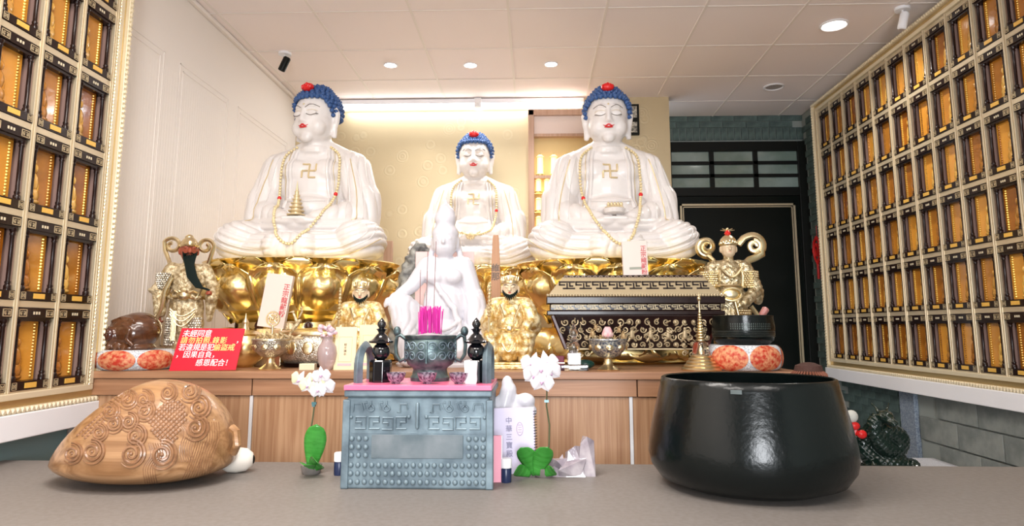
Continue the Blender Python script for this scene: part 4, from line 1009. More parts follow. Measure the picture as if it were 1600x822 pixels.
# bronze square censer chest with relief and studs
t = thing('bronze_chest', 'blue green bronze square chest with relief and rows of studs', 'chest', (-.3705, 2.2, TZ))
t.scale = (1, 1, .305/.288)
w2, D_, Ht = .228, .36, .288
MB().box(-w2, w2, 0, D_, .0, Ht-.022).build('chest_body', M['bronze'], t, bevel=.006)
MB().box(-w2-.008, w2+.008, -.01, D_+.01, Ht-.022, Ht-.002).build('rim', M['bronze'], t, bevel=.005)
for s in (-1, 1): MB().box(s*w2-.012, s*w2+.012, -.006, .02, .0, Ht-.03).build('corner_flange', M['bronze'], t, bevel=.004)
MB().box(-w2+.016, w2-.016, -.002, 0, .160, .163).box(-w2+.016, w2-.016, -.002, 0, .255, .258).build('raised_line', M['bronze'], t)
r = MB()
def rel(pts, rr=.0032): r.tube([(x, -.0012, z) for x, z in pts], rr, 6)
for s in (-1, 1):
    for k, (cx_, cz_) in enumerate(((.052, .235), (.10, .238), (.150, .238), (.052, .190), (.096, .188), (.138, .190), (.182, .190))):
        c = s*(cx_+.0)
        if k in (1, 2): rel([(c+.010*math.cos(a), cz_-.006+.008*math.sin(a)) for a in np.linspace(0, 2*PI, 14)]); rel([(c, cz_), (c, cz_+.016)]); rel([(c-.018, cz_-.008), (c-.024, cz_+.010), (c-.012, cz_+.012)])
        elif k == 0: rel([(c-.014, cz_-.012), (c-.004, cz_-.014), (c-.004, cz_+.010), (c+.016, cz_+.010), (c+.02, cz_-.006)])
        else:
            g_ = .017; q = 1 if k % 2 else -1
            rel([(c+q*g_, cz_-g_), (c-q*g_, cz_-g_), (c-q*g_, cz_+g_), (c+q*g_*.9, cz_+g_), (c+q*g_*.9, cz_+.002), (c-q*.003, cz_+.002), (c-q*.003, cz_-.006)])
    rel([(s*.175, .225), (s*.18, .246), (s*.205, .246), (s*.207, .222)]); r.ell((s*.028, -.002, .208), (.0065, .006, .0065), 10, 6); r.ell((s*.212, -.002, .206), (.0055, .006, .0055), 10, 6)
r.build('relief_ornament', M['bronze'], t, True, kind='stuff')
MB().cap((0, -.008, .178), (0, -.008, .245), .006, .006, 10).build('flange', M['bronze'], t, True)
MB().box(-.145, .145, -.003, 0, .088, .156).build('plain_panel', mat('worn_bronze_panel', (.10, .135, .155), .5, .2, var=(.19, .22, .24), var_scale=9), t, bevel=.001)
sm = MB().ell((0, 0, 0), (.0085, .007, .0085), 12, 7).mesh('stud', M['bronze'], True)
for s in (-1, 1):
    for i in range(3):
        for j in range(3): link('stud', sm, t, loc=(s*(.163+.0225*i), -.001, .144-.024*j))
for i in range(20): 
    for z in (.068, .044, .020): link('stud', sm, t, loc=(-.2085+.02195*i, -.001, z))
for s, nm in ((-1, 'left'), (1, 'right')):      # upright loop ears standing along the two sides
    P = [(0, -.085, .0), (0, -.088, .08)]+[(0, -.088*math.cos(a), .085+.058*math.sin(a)) for a in np.linspace(.15, PI-.15, 12)]+[(0, .088, .08), (0, .085, .0)]
    MB().tube(P, .016, 4, flat=1.2).build('loop_ear', M['bronze'], t, False, loc=(s*.213, .16, Ht-.02), bevel=.002)
t = thing('pink_board', 'thin bright pink board lying across the top of the bronze chest', 'board', (-.3705, 2.36, TZ+.305-.002))
MB().box(-.236, .235, -.175, .14, 0, .016).build('board', M['pink'], t, bevel=.002)
PZ = TZ+.305+.014
# round ding censer on three legs with handles
t = thing('bronze_censer', 'round patinated bronze censer with scrolled handles holding incense', 'censer', (-.362, 2.385, PZ))
b = MB(); b.lathe([(.066, .0), (.068, .012), (.062, .020), (.058, .038), (.062, .046), (.078, .056), (.086, .075), (.087, .100), (.084, .130), (.080, .140), (.088, .146), (.090, .154), (.080, .156), (.076, .145), (.001, .143)], 44); b.build('bowl', M['bronzed'], t, True)
for k in range(4): a = -PI/2+k*PI/2; MB().tube([(.088*math.cos(a), .088*math.sin(a), z) for z in np.linspace(.062, .136, 8)], .004, 6).build('flange', M['bronzed'], t, True)
b = MB()
for k in range(12):
    a0 = -PI/2+(k-5.5)*.42
    for z, sg in ((.118, 1), (.085, -1)):
        pts = []
        for q in np.linspace(0, 1.4, 14):
            rr = .0175*(1-q*.52); da = sg*rr*math.cos(q*2*PI)/.083; zz = z+rr*math.sin(q*2*PI); R_ = .0875
            pts.append((R_*math.cos(a0+da), R_*math.sin(a0+da), zz))
        b.tube(pts, .0022, 5)
b.build('scroll_relief', M['bronze'], t, True, kind='stuff')
for s in (-1, 1):
    MB().tube([(s*.078, 0, .135), (s*.105, 0, .155), (s*.118, 0, .15), (s*.122, 0, .12), (s*.120, 0, .09), (s*.105, 0, .066), (s*.078, 0, .078)], .0085, 8, flat=.8).ell((s*.118, 0, .168), (.014, .012, .018), 10, 6).build('handle', M['bronzed'], t, True)
MB().lathe([(.072, .148), (.05, .156), (.02, .162), (.001, .164)], 24).build('ash_heap', mat('grey_ash', (.42, .40, .42), .95, bump=(90, .8, .004)), t, True)
t = thing('incense_stub_bundle', 'dense cluster of short magenta incense stubs in the bronze censer', 'incense', (-.362, 2.385, PZ+.15)); mg = mat('magenta_incense', (.62, .02, .32), .6)
im = MB().tube([(0, 0, 0), (0, 0, .085)], .0016, 5).mesh('incense_stub', mg)
for k in range(90): link('incense_stub', im, t, loc=(random.uniform(-.040, .036), random.uniform(-.025, .025), random.uniform(.0, .022)), rot=(random.gauss(0, .03), random.gauss(0, .03), 0))
ty = mat('brown_incense', (.20, .08, .08), .7)
for k, (x, h_, lb) in enumerate(((-.040, .235, 'thin tall incense stick, leftmost in the censer'), (-.018, .300, 'thin tall incense stick, middle one in the censer'), (.008, .335, 'thin tall incense stick, rightmost and tallest in the censer'))):
    MB().tube([(0, 0, 0), (.003*k, 0, h_)], .0011, 6).build('incense_stick', ty, None, True, loc=(-.362+x, 2.385, PZ+.15), label=lb, cat='incense stick', group='tall thin incense sticks')
# black stupas
def stupa(loc, lab):
    t = thing('black_stupa', lab, 'stupa', loc, group='pair of black stone stupas'); c = lambda n, m_, **k: n.build(m_, M['obsid'], t, **k)
    c(MB().lathe([(.038, 0), (.038, .068), (.033, .074)], 8, ph=PI/8), 'octagonal_base', bevel=.0015)
    c(MB().ell((0, 0, .101), (.030, .030, .030), 28, 18), 'ball', smooth=True)
    c(MB().lathe([(.012, .126), (.040, .130), (.042, .136), (.030, .141), (.022, .150), (.018, .156), (.010, .163), (.014, .172), (.019, .176), (.008, .180)], 24), 'roof', smooth=True, sharp=30)
    c(MB().lathe([(.008, .178), (.015, .190), (.014, .198), (.006, .208), (.001, .214)], 18), 'finial', smooth=True)
stupa((-.518, 2.31, PZ), 'black polished stone stupa left of the bronze censer'); stupa((-.196, 2.31, PZ), 'black polished stone stupa right of the bronze censer')
# three tea cups
cpm = mat('purple_black_glaze', (.035, .012, .04), .2, .3, var=(.35, .30, .38), var_scale=110, coat=.7)
for x, lab in ((-.452, 'left of the three small dark glazed cups on the pink board'), (-.350, 'middle of the three small dark glazed cups on the pink board'), (-.247, 'right of the three small dark glazed cups on the pink board')):
    MB().lathe([(.013, 0), (.014, .004), (.024, .012), (.030, .026), (.032, .036), (.0300, .036), (.027, .022), (.018, .010), (.001, .008)], 28).build('tea_cup', cpm, None, True, loc=(x, 2.245, PZ), label=lab, cat='cup', group='small dark tea cups on the pink board')
t = thing('white_paper_cup', 'white ribbed square paper cup beside the right black stupa', 'cup', (-.208, 2.262, PZ+.0))
wp_ = mat('white_ribbed_paper', (.86, .86, .86), .6)
MB().lathe([(.025, 0), (.029, .012), (.027, .03), (.031, .074), (.030, .074), (.026, .03), (.001, .006)], 4, ph=PI/4).build('cup_body', wp_, t, bevel=.002)
rb = MB()
for k in range(9): rb.box(-.018+.0045*k-.0005, -.018+.0045*k+.0005, -.0225, -.0215, .03, .07)
rb.build('embossed_lines', mat('grey_line', (.62, .62, .62), .6), t, kind='stuff')
# spiral notebook, pink case, bottles, white figurine
t = thing('spiral_notebook', 'lilac spiral bound notebook standing right of the bronze chest', 'notebook', (-.078, 2.43, TZ+.0), rot=(-.10, -.03, 0))
MB().box(-.085, .082, 0, .012, 0, .222).build('cover', mat('lilac_cover', (.72, .66, .84), .5), t, bevel=.002)
b = MB()
for k in range(22): z = .012+.0093*k; b.tube([(.078, -.002, z), (.087, -.004, z+.001), (.089, .006, z+.001), (.084, .016, z)], .0013, 5)
b.build('spiral_binding', M['blackmatt'], t, True, kind='stuff')
text('中\n華\n三\n寶\n殿', .024, mat('grey_violet_ink', (.22, .20, .32), .6), t, (-.008, -.001, .122), line=1.15)
b = MB().tube([(.030+.011*math.cos(a), -.001, .150+.022*math.sin(a)) for a in [2*PI*k/24 for k in range(24)]], .0008, 5, closed=True)
for k in range(4): b.box(.024, .036, -.0012, 0, .138+.008*k, .1395+.008*k)
b.build('seal_stamp', mat('mauve_stamp_ink', (.50, .34, .48), .6), t)
t = thing('pink_card_box', 'slim pink box leaning at the right edge of the bronze chest', 'box', (-.122, 2.30, TZ), .1)
MB().box(-.016, .012, 0, .012, 0, .148).build('box_body', mat('rose_pink_card', (.85, .36, .46), .5), t, bevel=.002)
MB().box(.012, .0145, 0, .012, 0, .148).build('white_edge', M['white'], t)
def bottle(loc, lab, capc):
    t = thing('small_bottle', lab, 'bottle', loc, group='small white capped bottles beside the chest')
    MB().lathe([(.017, 0), (.018, .004), (.018, .042), (.014, .05)], 20).build('bottle_body', mat('dark_blue_plastic', (.02, .03, .08), .25), t, True)
    MB().lathe([(.0185, .046), (.0185, .072), (.016, .075), (.001, .075)], 24).build('cap', capc, t, True)
bottle((-.672, 2.40, TZ), 'small dark bottle with white cap left of the bronze chest', M['white'])
bottle((-.095, 2.31, TZ), 'small dark bottle with white cap in front of the lilac notebook', M['white'])
t = thing('white_figurine', 'white jade figurine of rounded lumps behind the lilac notebook', 'figurine', (-.07, 2.535, TZ))
b = MB(); b.ell((0, 0, .12), (.075, .045, .12), 16, 12); b.cap((-.045, 0, .20), (-.025, 0, .275), .034, .030); b.ell((-.03, 0, .295), (.022, .022, .032), 12, 8); b.ell((.035, 0, .235), (.038, .03, .030), 14, 10); b.ell((.045, 0, .20), (.034, .03, .028), 14, 10); b.ell((-.065, -.01, .21), (.022, .02, .045), 12, 8); b.box(-.07, .07, -.035, .035, 0, .03)
link('figurine_body', finish(remesh(b, 'figurine_body', .005, 4), M['whitejade']), t)
# orchids
M['petal'] = mat('white_orchid_petal', (.76, .72, .75), .5, sss=.2); M['petaly'] = mat('pale_yellow_petal', (.76, .78, .50), .5, sss=.2); M['lipm'] = mat('violet_orchid_lip', (.62, .38, .58), .5)
M['leaf'] = mat('glossy_green_leaf', (.035, .22, .028), .25, wave=(0, 70, .3, (.06, .32, .05))); M['stem'] = mat('brown_green_stem', (.10, .11, .05), .5)
def petal_leaf(L_, W_, m, nm, cup=.2, n=9, tipw=.5, notch=0):
    V = []
    for j in range(n):
        v = j/(n-1); ww = W_*math.sin(PI*min(.985, max(.02, v**tipw*.98)))
        for i in range(7):
            u = -1+i/3; V.append((u*ww, -cup*L_*(v*(1-v)*1.6)+cup*.5*W_*u*u, v*L_-notch*L_*(1-abs(u))*(v > .9)*.1))
    return MB().grid(V, 7, n).mesh(nm, m, True, 80)
PB = petal_leaf(.034, .020, M['petal'], 'broad_petal', .25, 9, 1.15); PN = petal_leaf(.032, .011, M['petal'], 'sepal', .15); PY = petal_leaf(.034, .020, M['petaly'], 'broad_petal', .25, 9, 1.15)
LPM = MB().ell((0, -.007, -.003), (.003, .005, .005), 8, 6).ell((0, -.005, .0), (.006, .003, .003), 6, 5).mesh('lip', M['lipm'], True)
def flower(parent, loc, rot, s=1, yellow=False):
    e = MB().ell((0, -.003, 0), (.004, .006, .004), 8, 5).build('flower', M['petaly'], parent, True, loc=loc, rot=rot); e.scale = (s,)*3
    for a, me in ((PI*.5, 0), (-PI*.5, 0), (0, 1), (PI*.78, 1), (-PI*.78, 1)):
        link('broad_petal' if not me else 'sepal', (PY if yellow else PB) if not me else PN, e, rot=(0, a, 0), loc=(0, -.001 if not me else .002, 0))
    link('lip', LPM, e)
def leaf_mesh(L_, W_, bend):
    V = []; n = 12
    for j in range(n):
        v = j/(n-1); ww = W_*(.35+.65*math.sin(min(1, v*1.5)*PI/2))*(1 if v < .62 else math.sqrt(max(.0004, 1-((v-.62)/.38)**2)))
        for i in range(7): u = -1+i/3; V.append((u*ww, -bend*L_*v*v+.22*ww*abs(u), v*L_*(1-.25*bend*v)-.0))
    return MB().grid(V, 7, n).mesh('leaf', M['leaf'], True, 80)
def solid(o, th=.0012): m_ = o.modifiers.new('s', 'SOLIDIFY'); m_.thickness = th; return o
t = thing('potted_orchid', 'white orchid spray with one tall broad green leaf, left of bronze chest', 'orchid', (-.775, 2.42, TZ), group='two white orchids')
MB().lathe([(.028, 0), (.032, .005), (.036, .03), (.033, .03), (.001, .026)], 20).build('pot', M['table'], t, True)
MB().tube([(-.014, .0, .02), (-.013, 0, .10), (.0, -.002, .20), (.006, -.006, .26), (.012, -.012, .295), (.002, -.016, .325)], [.0035, .0032, .003, .0028, .0024, .0018], 8).build('stem', M['stem'], t, True)
MB().box(-.006, .010, -.008, -.001, .233, .242).box(-.004, .006, -.010, .004, .226, .233).build('support_clip', mat('teal_clip', (.08, .2, .22), .4), t)
solid(link('leaf', leaf_mesh(.155, .038, .10), t, loc=(.004, -.012, .02), rot=(.02, .10, .12))); solid(link('leaf', leaf_mesh(.10, .030, .5), t, loc=(.0, -.02, .015), rot=(.5, .75, .2))); solid(link('leaf', leaf_mesh(.09, .026, .5), t, loc=(.0, -.022, .01), rot=(.6, .2, 0)))
for k, (x, z, s, yl, rr) in enumerate(((-.046, .318, 1.15, 1, .5), (.010, .320, 1.1, 1, .2), (.042, .296, 1.2, 0, -.3), (-.012, .300, 1.0, 1, .2), (.034, .336, 1.0, 0, -.1), (.026, .285, .9, 0, -.1))): flower(t, (x, -.024-.004*k, z), (.1, rr, -rr*.6), s, yl)
t = thing('potted_orchid', 'white orchid spray with heart shaped green leaves, right of bronze chest', 'orchid', (.03, 2.40, TZ), group='two white orchids')
MB().lathe([(.028, 0), (.032, .005), (.036, .03), (.033, .03), (.001, .026)], 20).build('pot', M['table'], t, True)
MB().tube([(.004, .0, .02), (.018, 0, .10), (.020, -.002, .17), (.010, -.006, .235), (.012, -.012, .28), (.004, -.02, .315), (-.012, -.024, .335)], [.0032, .003, .003, .0028, .0024, .002, .0018], 8).build('stem', M['stem'], t, True)
MB().box(.003, .018, -.012, -.001, .246, .254).build('support_clip', mat('light_blue_clip', (.35, .6, .72), .4), t)
solid(link('leaf', leaf_mesh(.115, .033, .25), t, loc=(-.028, -.03, .01), rot=(.15, -.38, -.3))); solid(link('leaf', leaf_mesh(.115, .033, .25), t, loc=(-.024, -.032, .01), rot=(.15, .28, .2))); solid(link('leaf', leaf_mesh(.095, .022, .5), t, loc=(-.045, -.03, .01), rot=(.4, -1.05, 0))); solid(link('leaf', leaf_mesh(.07, .02, .5), t, loc=(0, -.03, .01), rot=(.4, .9, 0)))
for k, (x, z, s, rr) in enumerate(((-.036, .375, 1.35, .3), (.008, .380, 1.35, -.2), (.022, .348, 1.3, -.5), (-.030, .338, 1.3, .4), (-.005, .318, 1.25, .1), (-.008, .358, 1.2, 0))): flower(t, (x, -.030-.005*k, z), (.1, rr, -rr*.6), s)
# smoky crystal cluster
t = thing('crystal_rock', 'smoky purple grey crystal rock on the front table by the big bowl', 'crystal', (.125, 2.42, TZ))
cm = mat('smoky_quartz', (.40, .34, .40), .12, trans=.35, ior=1.54, var=(.75, .68, .72), var_scale=14, coat=.6, bump=(40, .4, .004))
def crystal(pts, nm):
    bm = bmesh.new()
    for p in pts: bm.verts.new(p)
    bmesh.ops.convex_hull(bm, input=bm.verts); me = bpy.data.meshes.new(nm); bm.to_mesh(me); bm.free(); me.materials.append(cm); link(nm, me, t)
rnd_ = random.Random(3)
def blob(c, r, n): return [(c[0]+r[0]*rnd_.uniform(-1, 1), c[1]+r[1]*rnd_.uniform(-1, 1), max(0, c[2]+r[2]*rnd_.uniform(-1, 1))) for _ in range(n)]
crystal([(.02, -.02, 0), (.08, -.02, 0), (.085, .03, 0), (.02, .04, 0), (.03, -.022, .11), (.052, -.02, .132), (.078, 0, .115), (.04, .02, .128), (.075, .02, .09)], 'crystal_point')
crystal([(-.02, -.03, 0), (.045, -.03, 0), (.04, .02, 0), (-.03, .03, 0), (-.012, -.02, .085), (.012, -.015, .10), (.03, .01, .095), (-.02, .01, .075)], 'crystal_point')
crystal(blob((-.035, -.01, .03), (.045, .03, .035), 16), 'crystal_lump'); crystal(blob((.0, -.03, .03), (.05, .02, .03), 14), 'crystal_lump'); crystal([(-.085, -.02, 0), (-.02, -.03, 0), (-.03, .03, 0), (-.05, -.015, .05), (-.03, 0, .07)], 'crystal_point')
# huge black bowl (standing bell)
M['bell'] = mat('hammered_black_bronze', (.002, .004, .004), .22, 0, bump=(60, .22, .004), spec=.42)
BCX, BCY = .692, 2.29
t = thing('big_bowl_bell', 'huge glossy black hammered bowl bell on the right of the front table', 'bowl bell', (BCX, BCY, TZ))
MB().lathe([(.10, 0), (.22, .004), (.285, .028), (.312, .065), (.320, .10), (.317, .14), (.306, .195), (.290, .26), (.277, .315), (.272, .338), (.266, .341), (.258, .338), (.262, .315), (.272, .26), (.28, .20), (.28, .12), (.22, .05), (.001, .03)], 96).build('bowl', M['bell'], t, True, sharp=60)
b = MB()
for k in range(4): 
    a = -PI/2-.44+.028*k; b.box(-.004, .004, -.0012, 0, -.006, .006, Matrix.Translation((.2805*math.cos(a), .2805*math.sin(a), .315)) @ Euler((0, 0, a+PI/2)).to_matrix().to_4x4())
b.build('engraved_marks', mat('dull_grey_mark', (.10, .12, .12), .5, .4), t, kind='stuff')
t = thing('bowl_striker', 'dark brown fringed striker head resting on the back rim of the big bowl', 'striker', (.985, 2.52, TZ+.30), 0)
b = MB().lathe([(.001, -.028), (.035, -.025), (.05, 0), (.045, .02), (.02, .03), (.001, .032)], 20); b.build('padded_head', mat('dark_brown_suede', (.05, .018, .012), .8, bump=(90, .6, .004)), t, True, loc=(0, 0, .045))
b = MB()
for k in range(34): a = 2*PI*k/34; b.tube([(.04*math.cos(a), .04*math.sin(a), .05), (.058*math.cos(a), .058*math.sin(a), .035), (.062*math.cos(a), .062*math.sin(a), .012)], .004, 5)
b.build('fringe', mat('rust_fringe', (.16, .05, .025), .7), t, True, kind='stuff')
MB().tube([(0, 0, .05), (-.10, -.08, -.06), (-.19, -.16, -.17)], .012, 8).build('handle', M['darkwood'], t, True)
# big carved wooden fish drum
FC = Vector((-1.285, 2.30, TZ))
t = thing('wooden_fish_drum', 'huge light wood fish drum carved with swirls and scales, front left', 'wooden fish', FC)
V = []; nu, nv = 64, 28
for j in range(nv):
    e = -PI/2+PI*j/(nv-1)
    for i in range(nu):
        a = 2*PI*i/nu; ce = math.cos(e); cc = math.cos(a)
        rx = .278 if cc > 0 else .312
        zr = .262 if e > 0 else .065; x = rx*ce*(abs(cc)**(.86 if cc > 0 else 1.0))*(1 if cc > 0 else -1)
        taper = 1-.10*max(0, -x/.3)**2
        z = zr*math.sin(e) if e <= 0 else zr*(math.sin(e)**.92)
        z = z*(1-.22*max(0, -x/.315)**1.5) if z > 0 else z
        if x < 0 and z > 0: x *= 1-.26*(z/.262)
        V.append((x+.022*(z > 0)*z/.26, .215*ce*math.sin(a)*taper, .065+z))
fb = MB().grid(V, nu, nv, cu=True); fme = fb.mesh('drum_body', M['fishwood'], True, 180); link('drum_body', fme, t); ft = bvh(fme)
SW = [(-1.299,1.049,.023),(-1.275,1.026,.025),(-1.226,1.026,.027),(-1.219,.991,.027),(-1.15,1.047,.025),(-1.081,1.052,.029),(-1.049,1.003,.031),(-1.055,.941,.033),(-1.329,.99,.025),(-1.314,.953,.025),(-1.267,.959,.025),(-1.358,.926,.023),(-1.243,.917,.029),(-1.251,.863,.035),(-1.154,.86,.037),(-1.375,.868,.031),(-1.438,.862,.027)]
def onfish(X, Z, off=0):
    # from a point on a frontal plane towards the camera line
    o = Vector((X, 2.14, Z)); c = Vector((0, 0, 1.25)); d = (o-c).normalized()
    h = ft.ray_cast(c-FC, d)
    return h[0]-d*off if h[0] else None
for x, z, r_ in SW:
    b = MB()
    for tr in (0, 1):
        pts = []; n = 40
        for k in range(n+1):
            q = k/n; rr = r_*(1-.80*q) if tr == 0 else r_*(1.22-.05*q); a = (1.7+q*(-4.1*PI if tr == 0 else -1.3*PI))
            p = onfish(x+rr*math.cos(a), z+rr*math.sin(a), .001)
            if p: pts.append(p)
        if len(pts) > 4: b.tube(pts, [max(.002, r_*.13*math.sin(PI*min(1, .15+.85*(i+1)/len(pts)))+.001) for i in range(len(pts))], 6)
    p = onfish(x, z, .001)
    if p: b.ell(p, r_*.16, 8, 6)
    b.build('carved_swirl', M['fishwood2'], t, True)
def inside(px_, pz_, poly):
    c = False; n = len(poly)
    for i in range(n):
        x1, z1 = poly[i]; x2, z2 = poly[(i+1) % n]
        if (z1 > pz_) != (z2 > pz_) and px_ < (x2-x1)*(pz_-z1)/(z2-z1)+x1: c = not c
    return c
for poly in ([(-1.211,.965),(-1.146,1.028),(-1.103,1.02),(-1.083,.974),(-1.12,.892),(-1.163,.896)], [(-1.432,.914),(-1.313,1.045),(-1.290,1.02),(-1.332,.977),(-1.387,.91)]):
    b = MB()
    for j in range(24):
        for i in range(24):
            X = -1.45+i*.0098*1.7+(.008 if j % 2 else 0); X = -1.45+.0105*i*1.6+(.0084 if j % 2 else 0); Z = .88+.0078*j
            if inside(X, Z, poly):
                p = onfish(X, Z)
                if p:
                    h = ft.find_nearest(p); nrm = h[1]; q = nrm.to_track_quat('Z', 'Y').to_matrix().to_4x4()
                    b.ell((0, 0, 0), (.0078, .0065, .0035), 8, 4, Matrix.Translation(p) @ q)
    b.build('carved_scales', M['fishwood2'], t, True, kind='stuff')
for cl_ in ([(-1.05, .90), (-1.06, .86), (-1.08, .80), (-1.10, .765)], [(-1.20, .895), (-1.19, .86), (-1.21, .82), (-1.20, .775)], [(-1.12, .965), (-1.09, .93), (-1.10, .88), (-1.09, .84)], [(-1.02, .96), (-1.015, .91), (-1.03, .86), (-1.04, .80)]):
    b = MB()
    for k in range(6):
        pts = [onfish(p.x+.0075*k, p.z+.0, .0) for p in spline([(x, 0, z) for x, z in cl_], 20)]; pts = [p for p in pts if p]
        if len(pts) > 3: b.tube(pts, .0016, 5)
    b.build('carved_strands', M['fishwood2'], t, True, kind='stuff')
MB().tube([(.285, 0, .09), (.305, -.02, .12), (.30, -.02, .16), (.28, -.01, .17)], .014, 8).build('carved_fin', M['fishwood'], t, True)
t = thing('striker_head', 'cream white padded mallet head lying right of the big wooden fish drum', 'mallet', (-1.04, 2.43, TZ+.042), .3)
MB().lathe([(.001, -.062), (.022, -.058), (.040, -.03), (.043, 0), (.038, .03), (.022, .050), (.012, .053), (.001, .053)], 24, mx=Matrix.Rotation(PI/2, 4, 'Y')).build('padded_head', mat('cream_leather', (.82, .76, .68), .5), t, True)
MB().ell((.050, -.004, .0), (.008, .013, .016), 10, 8).build('handle_socket', M['blackmatt'], t, True)
MB().tube([(-.05, 0, 0), (-.22, .06, -.028)], .011, 8).build('handle', M['brownwood'], t, True)

# ------------------------------------------------------------------ things on the altar counter
def cushion(loc, R_, h_, lab, n, ph):
    t = thing('round_cushion', lab, 'cushion', loc, group='red and white brocade cushions')
    prof = lambda v: (R_*(.80+.20*math.cos(v))-.0, h_/2+h_/2*math.sin(v))        # v -pi/2 .. pi/2
    P = [(.001, .004), (R_*.5, .002)]+[prof(v) for v in np.linspace(-PI/2, PI/2, 16)]+[(R_*.5, h_*.93), (.001, h_*.88)]
    MB().lathe(P, 48).build('cushion_body', M['brocade'], t, True, sharp=180)
    for k in range(n):
        a0 = 2*PI*k/n+ph; V = []; nu_, nv_ = 15, 11
        for j in range(nv_):
            v = -1.45+2.75*j/(nv_-1)
            wv = max(0, 1-(v/1.5)**2)*(PI/n)*.97
            for i in range(nu_):
                u = -1+2*i/(nu_-1); vv = v; r_, z_ = prof(vv*(1) ); a = a0+u*wv*1.0
                V.append(((r_+.0025)*math.cos(a), (r_+.0025)*math.sin(a), z_+.0012*(1 if v > 0 else -.3)))
        MB().grid(V, nu_, nv_).build('red_panel', M['redbroc'], t, True, sharp=180, label='red brocade panel')
    return t
cushion((.957, 3.20, AZ), .172, .113, 'red and white brocade cushion under the black singing bowl', 6, -PI/2+.38)
cushion((-1.850, 3.15, AZ), .175, .09, 'red and white brocade cushion under the brown wooden fish', 6, -PI/2)
t = thing('singing_bowl', 'black engraved singing bowl on the right red and white cushion', 'bowl', (.963, 3.20, AZ+.108))
MB().lathe([(.06, 0), (.105, .004), (.130, .022), (.138, .05), (.139, .09), (.134, .125), (.135, .136), (.130, .138), (.127, .13), (.13, .08), (.12, .03), (.001, .02)], 64).build('bowl', M['bell'], t, True, sharp=60)
b = MB()
for z in (.043, .050, .058, .066): b.tube([(.1392*math.cos(a), .1392*math.sin(a), z) for a in [2*PI*k/64 for k in range(64)]], .0009, 5, closed=True)
for k in range(60):
    a = -PI/2+(k % 20-9.5)*.07; b.box(-.002, .002, -.0008, 0, -.0035, .0035, Matrix.Translation((.1395*math.cos(a), .1395*math.sin(a), .078+.010*(k//20))) @ Euler((0, 0, a+PI/2)).to_matrix().to_4x4())
b.build('engraving', mat('dull_bronze_engraving', (.09, .11, .10), .4, .6), t, kind='stuff')
t = thing('small_striker', 'reddish wooden striker leaning out of the black singing bowl', 'striker', (.99, 3.22, AZ+.14), 0)
MB().cap((0, 0, 0), (.075, 0, .115), .008, .011).lathe([(.012, -.02), (.016, -.01), (.017, .02), (.010, .026)], 14, mx=Matrix.Translation((.078, 0, .120)) @ Euler((0, .6, 0)).to_matrix().to_4x4()).build('striker_stick', mat('rosy_wood', (.42, .17, .15), .35), t, True)
# small brown wooden fish
t = thing('wooden_fish', 'glossy dark brown carved wooden fish on the left cushion', 'wooden fish', (-1.885, 3.15, AZ+.078), -.15)
b = MB(); b.ell((.01, 0, .085), (.112, .10, .092), 28, 18); b.ell((.03, .01, .10), (.10, .095, .085), 24, 16); b.cap((-.06, -.02, .04), (-.125, -.04, .015), .05, .022); b.ell((0, 0, .02), (.12, .10, .028), 24, 8)
b.ell((-.035, -.088, .075), (.045, .03, .045), 16, 12)
for k in range(5): b.cap((-.10+.035*k, -.085-.012*math.sin(k*.8), .028), (-.09+.035*k, -.105-.012*math.sin(k*.8), .006), .014, .009)
b.tube([(.02, -.085, .13), (.06, -.085, .10), (.055, -.095, .06), (.085, -.085, .03)], .010, 8); b.tube([(-.06, -.06, .14), (0, -.07, .158), (.05, -.06, .15), (.09, -.05, .12)], .007, 8); b.tube(spiral((.055, 0, .135), .018, .004, 0, 1.4, 16, -.075), .004, 6)
link('fish_body', finish(remesh(b, 'fish_body', .0045, 3), M['brownwood']), t)
MB().ell((-.035, -.108, .080), (.032, .018, .032), 18, 12).ell((-.020, -.124, .088), (.006, .005, .006), 8, 6).build('round_knob', mat('dark_red_brown_wood', (.06, .015, .008), .15, coat=.8), t, True)
# red warning sign
t = thing('warning_sign', 'bright red sign with white and yellow lettering on the altar counter edge', 'sign', (-1.455, 3.022, AZ), rot=(-.06, 0, 0))
sh = .045/.18
MB().add([(-.170, 0, 0), (.130, 0, .004), (.158, 0, .186), (-.130, 0, .188), (-.170, .004, 0), (.130, .004, .004), (.158, .004, .186), (-.130, .004, .188)], [(0,1,2,3),(7,6,5,4),(0,4,5,1),(1,5,6,2),(2,6,7,3),(3,7,4,0)]).build('board', mat('bright_red_acrylic', (.78, .02, .045), .35), t)
MB().box(-.06, .06, .004, .06, 0, .004).box(-.06, .06, .05, .056, 0, .02).build('stand', M['glass'], t)
wl_, yl_ = mat('white_lettering', (.92, .90, .92), .5), mat('yellow_lettering', (.88, .80, .28), .5)
def sheared(body, size, m, x, z, sp=1, al='LEFT'):
    for dx, dz in ((0, 0), (.0009, .0003)):
        o = text(body, size, m, t, (0, 0, 0), align=al, space=sp, ext=.0005)
        for v in o.data.vertices: v.co.x = x+dx+z*sh*.85+v.co.x+v.co.y*sh*.85; v.co.y += z+dz
        o.location = (0, -.0012-dx*.2, 0); o['kind'] = 'stuff'
sheared('未經同意', .034, wl_, -.158, .162, .95); sheared('請勿拍照.錄影', .032, yl_, -.158, .132, 1.12); sheared('，', .03, wl_, .095, .132)
sheared('若違規是犯', .033, wl_, -.158, .101, .95); sheared('偷盜戒', .033, yl_, .0, .101, .95)
sheared('，因果自負，', .032, wl_, -.160, .069, 1.05); sheared('感恩配合！', .033, wl_, -.060, .034, 1.0)
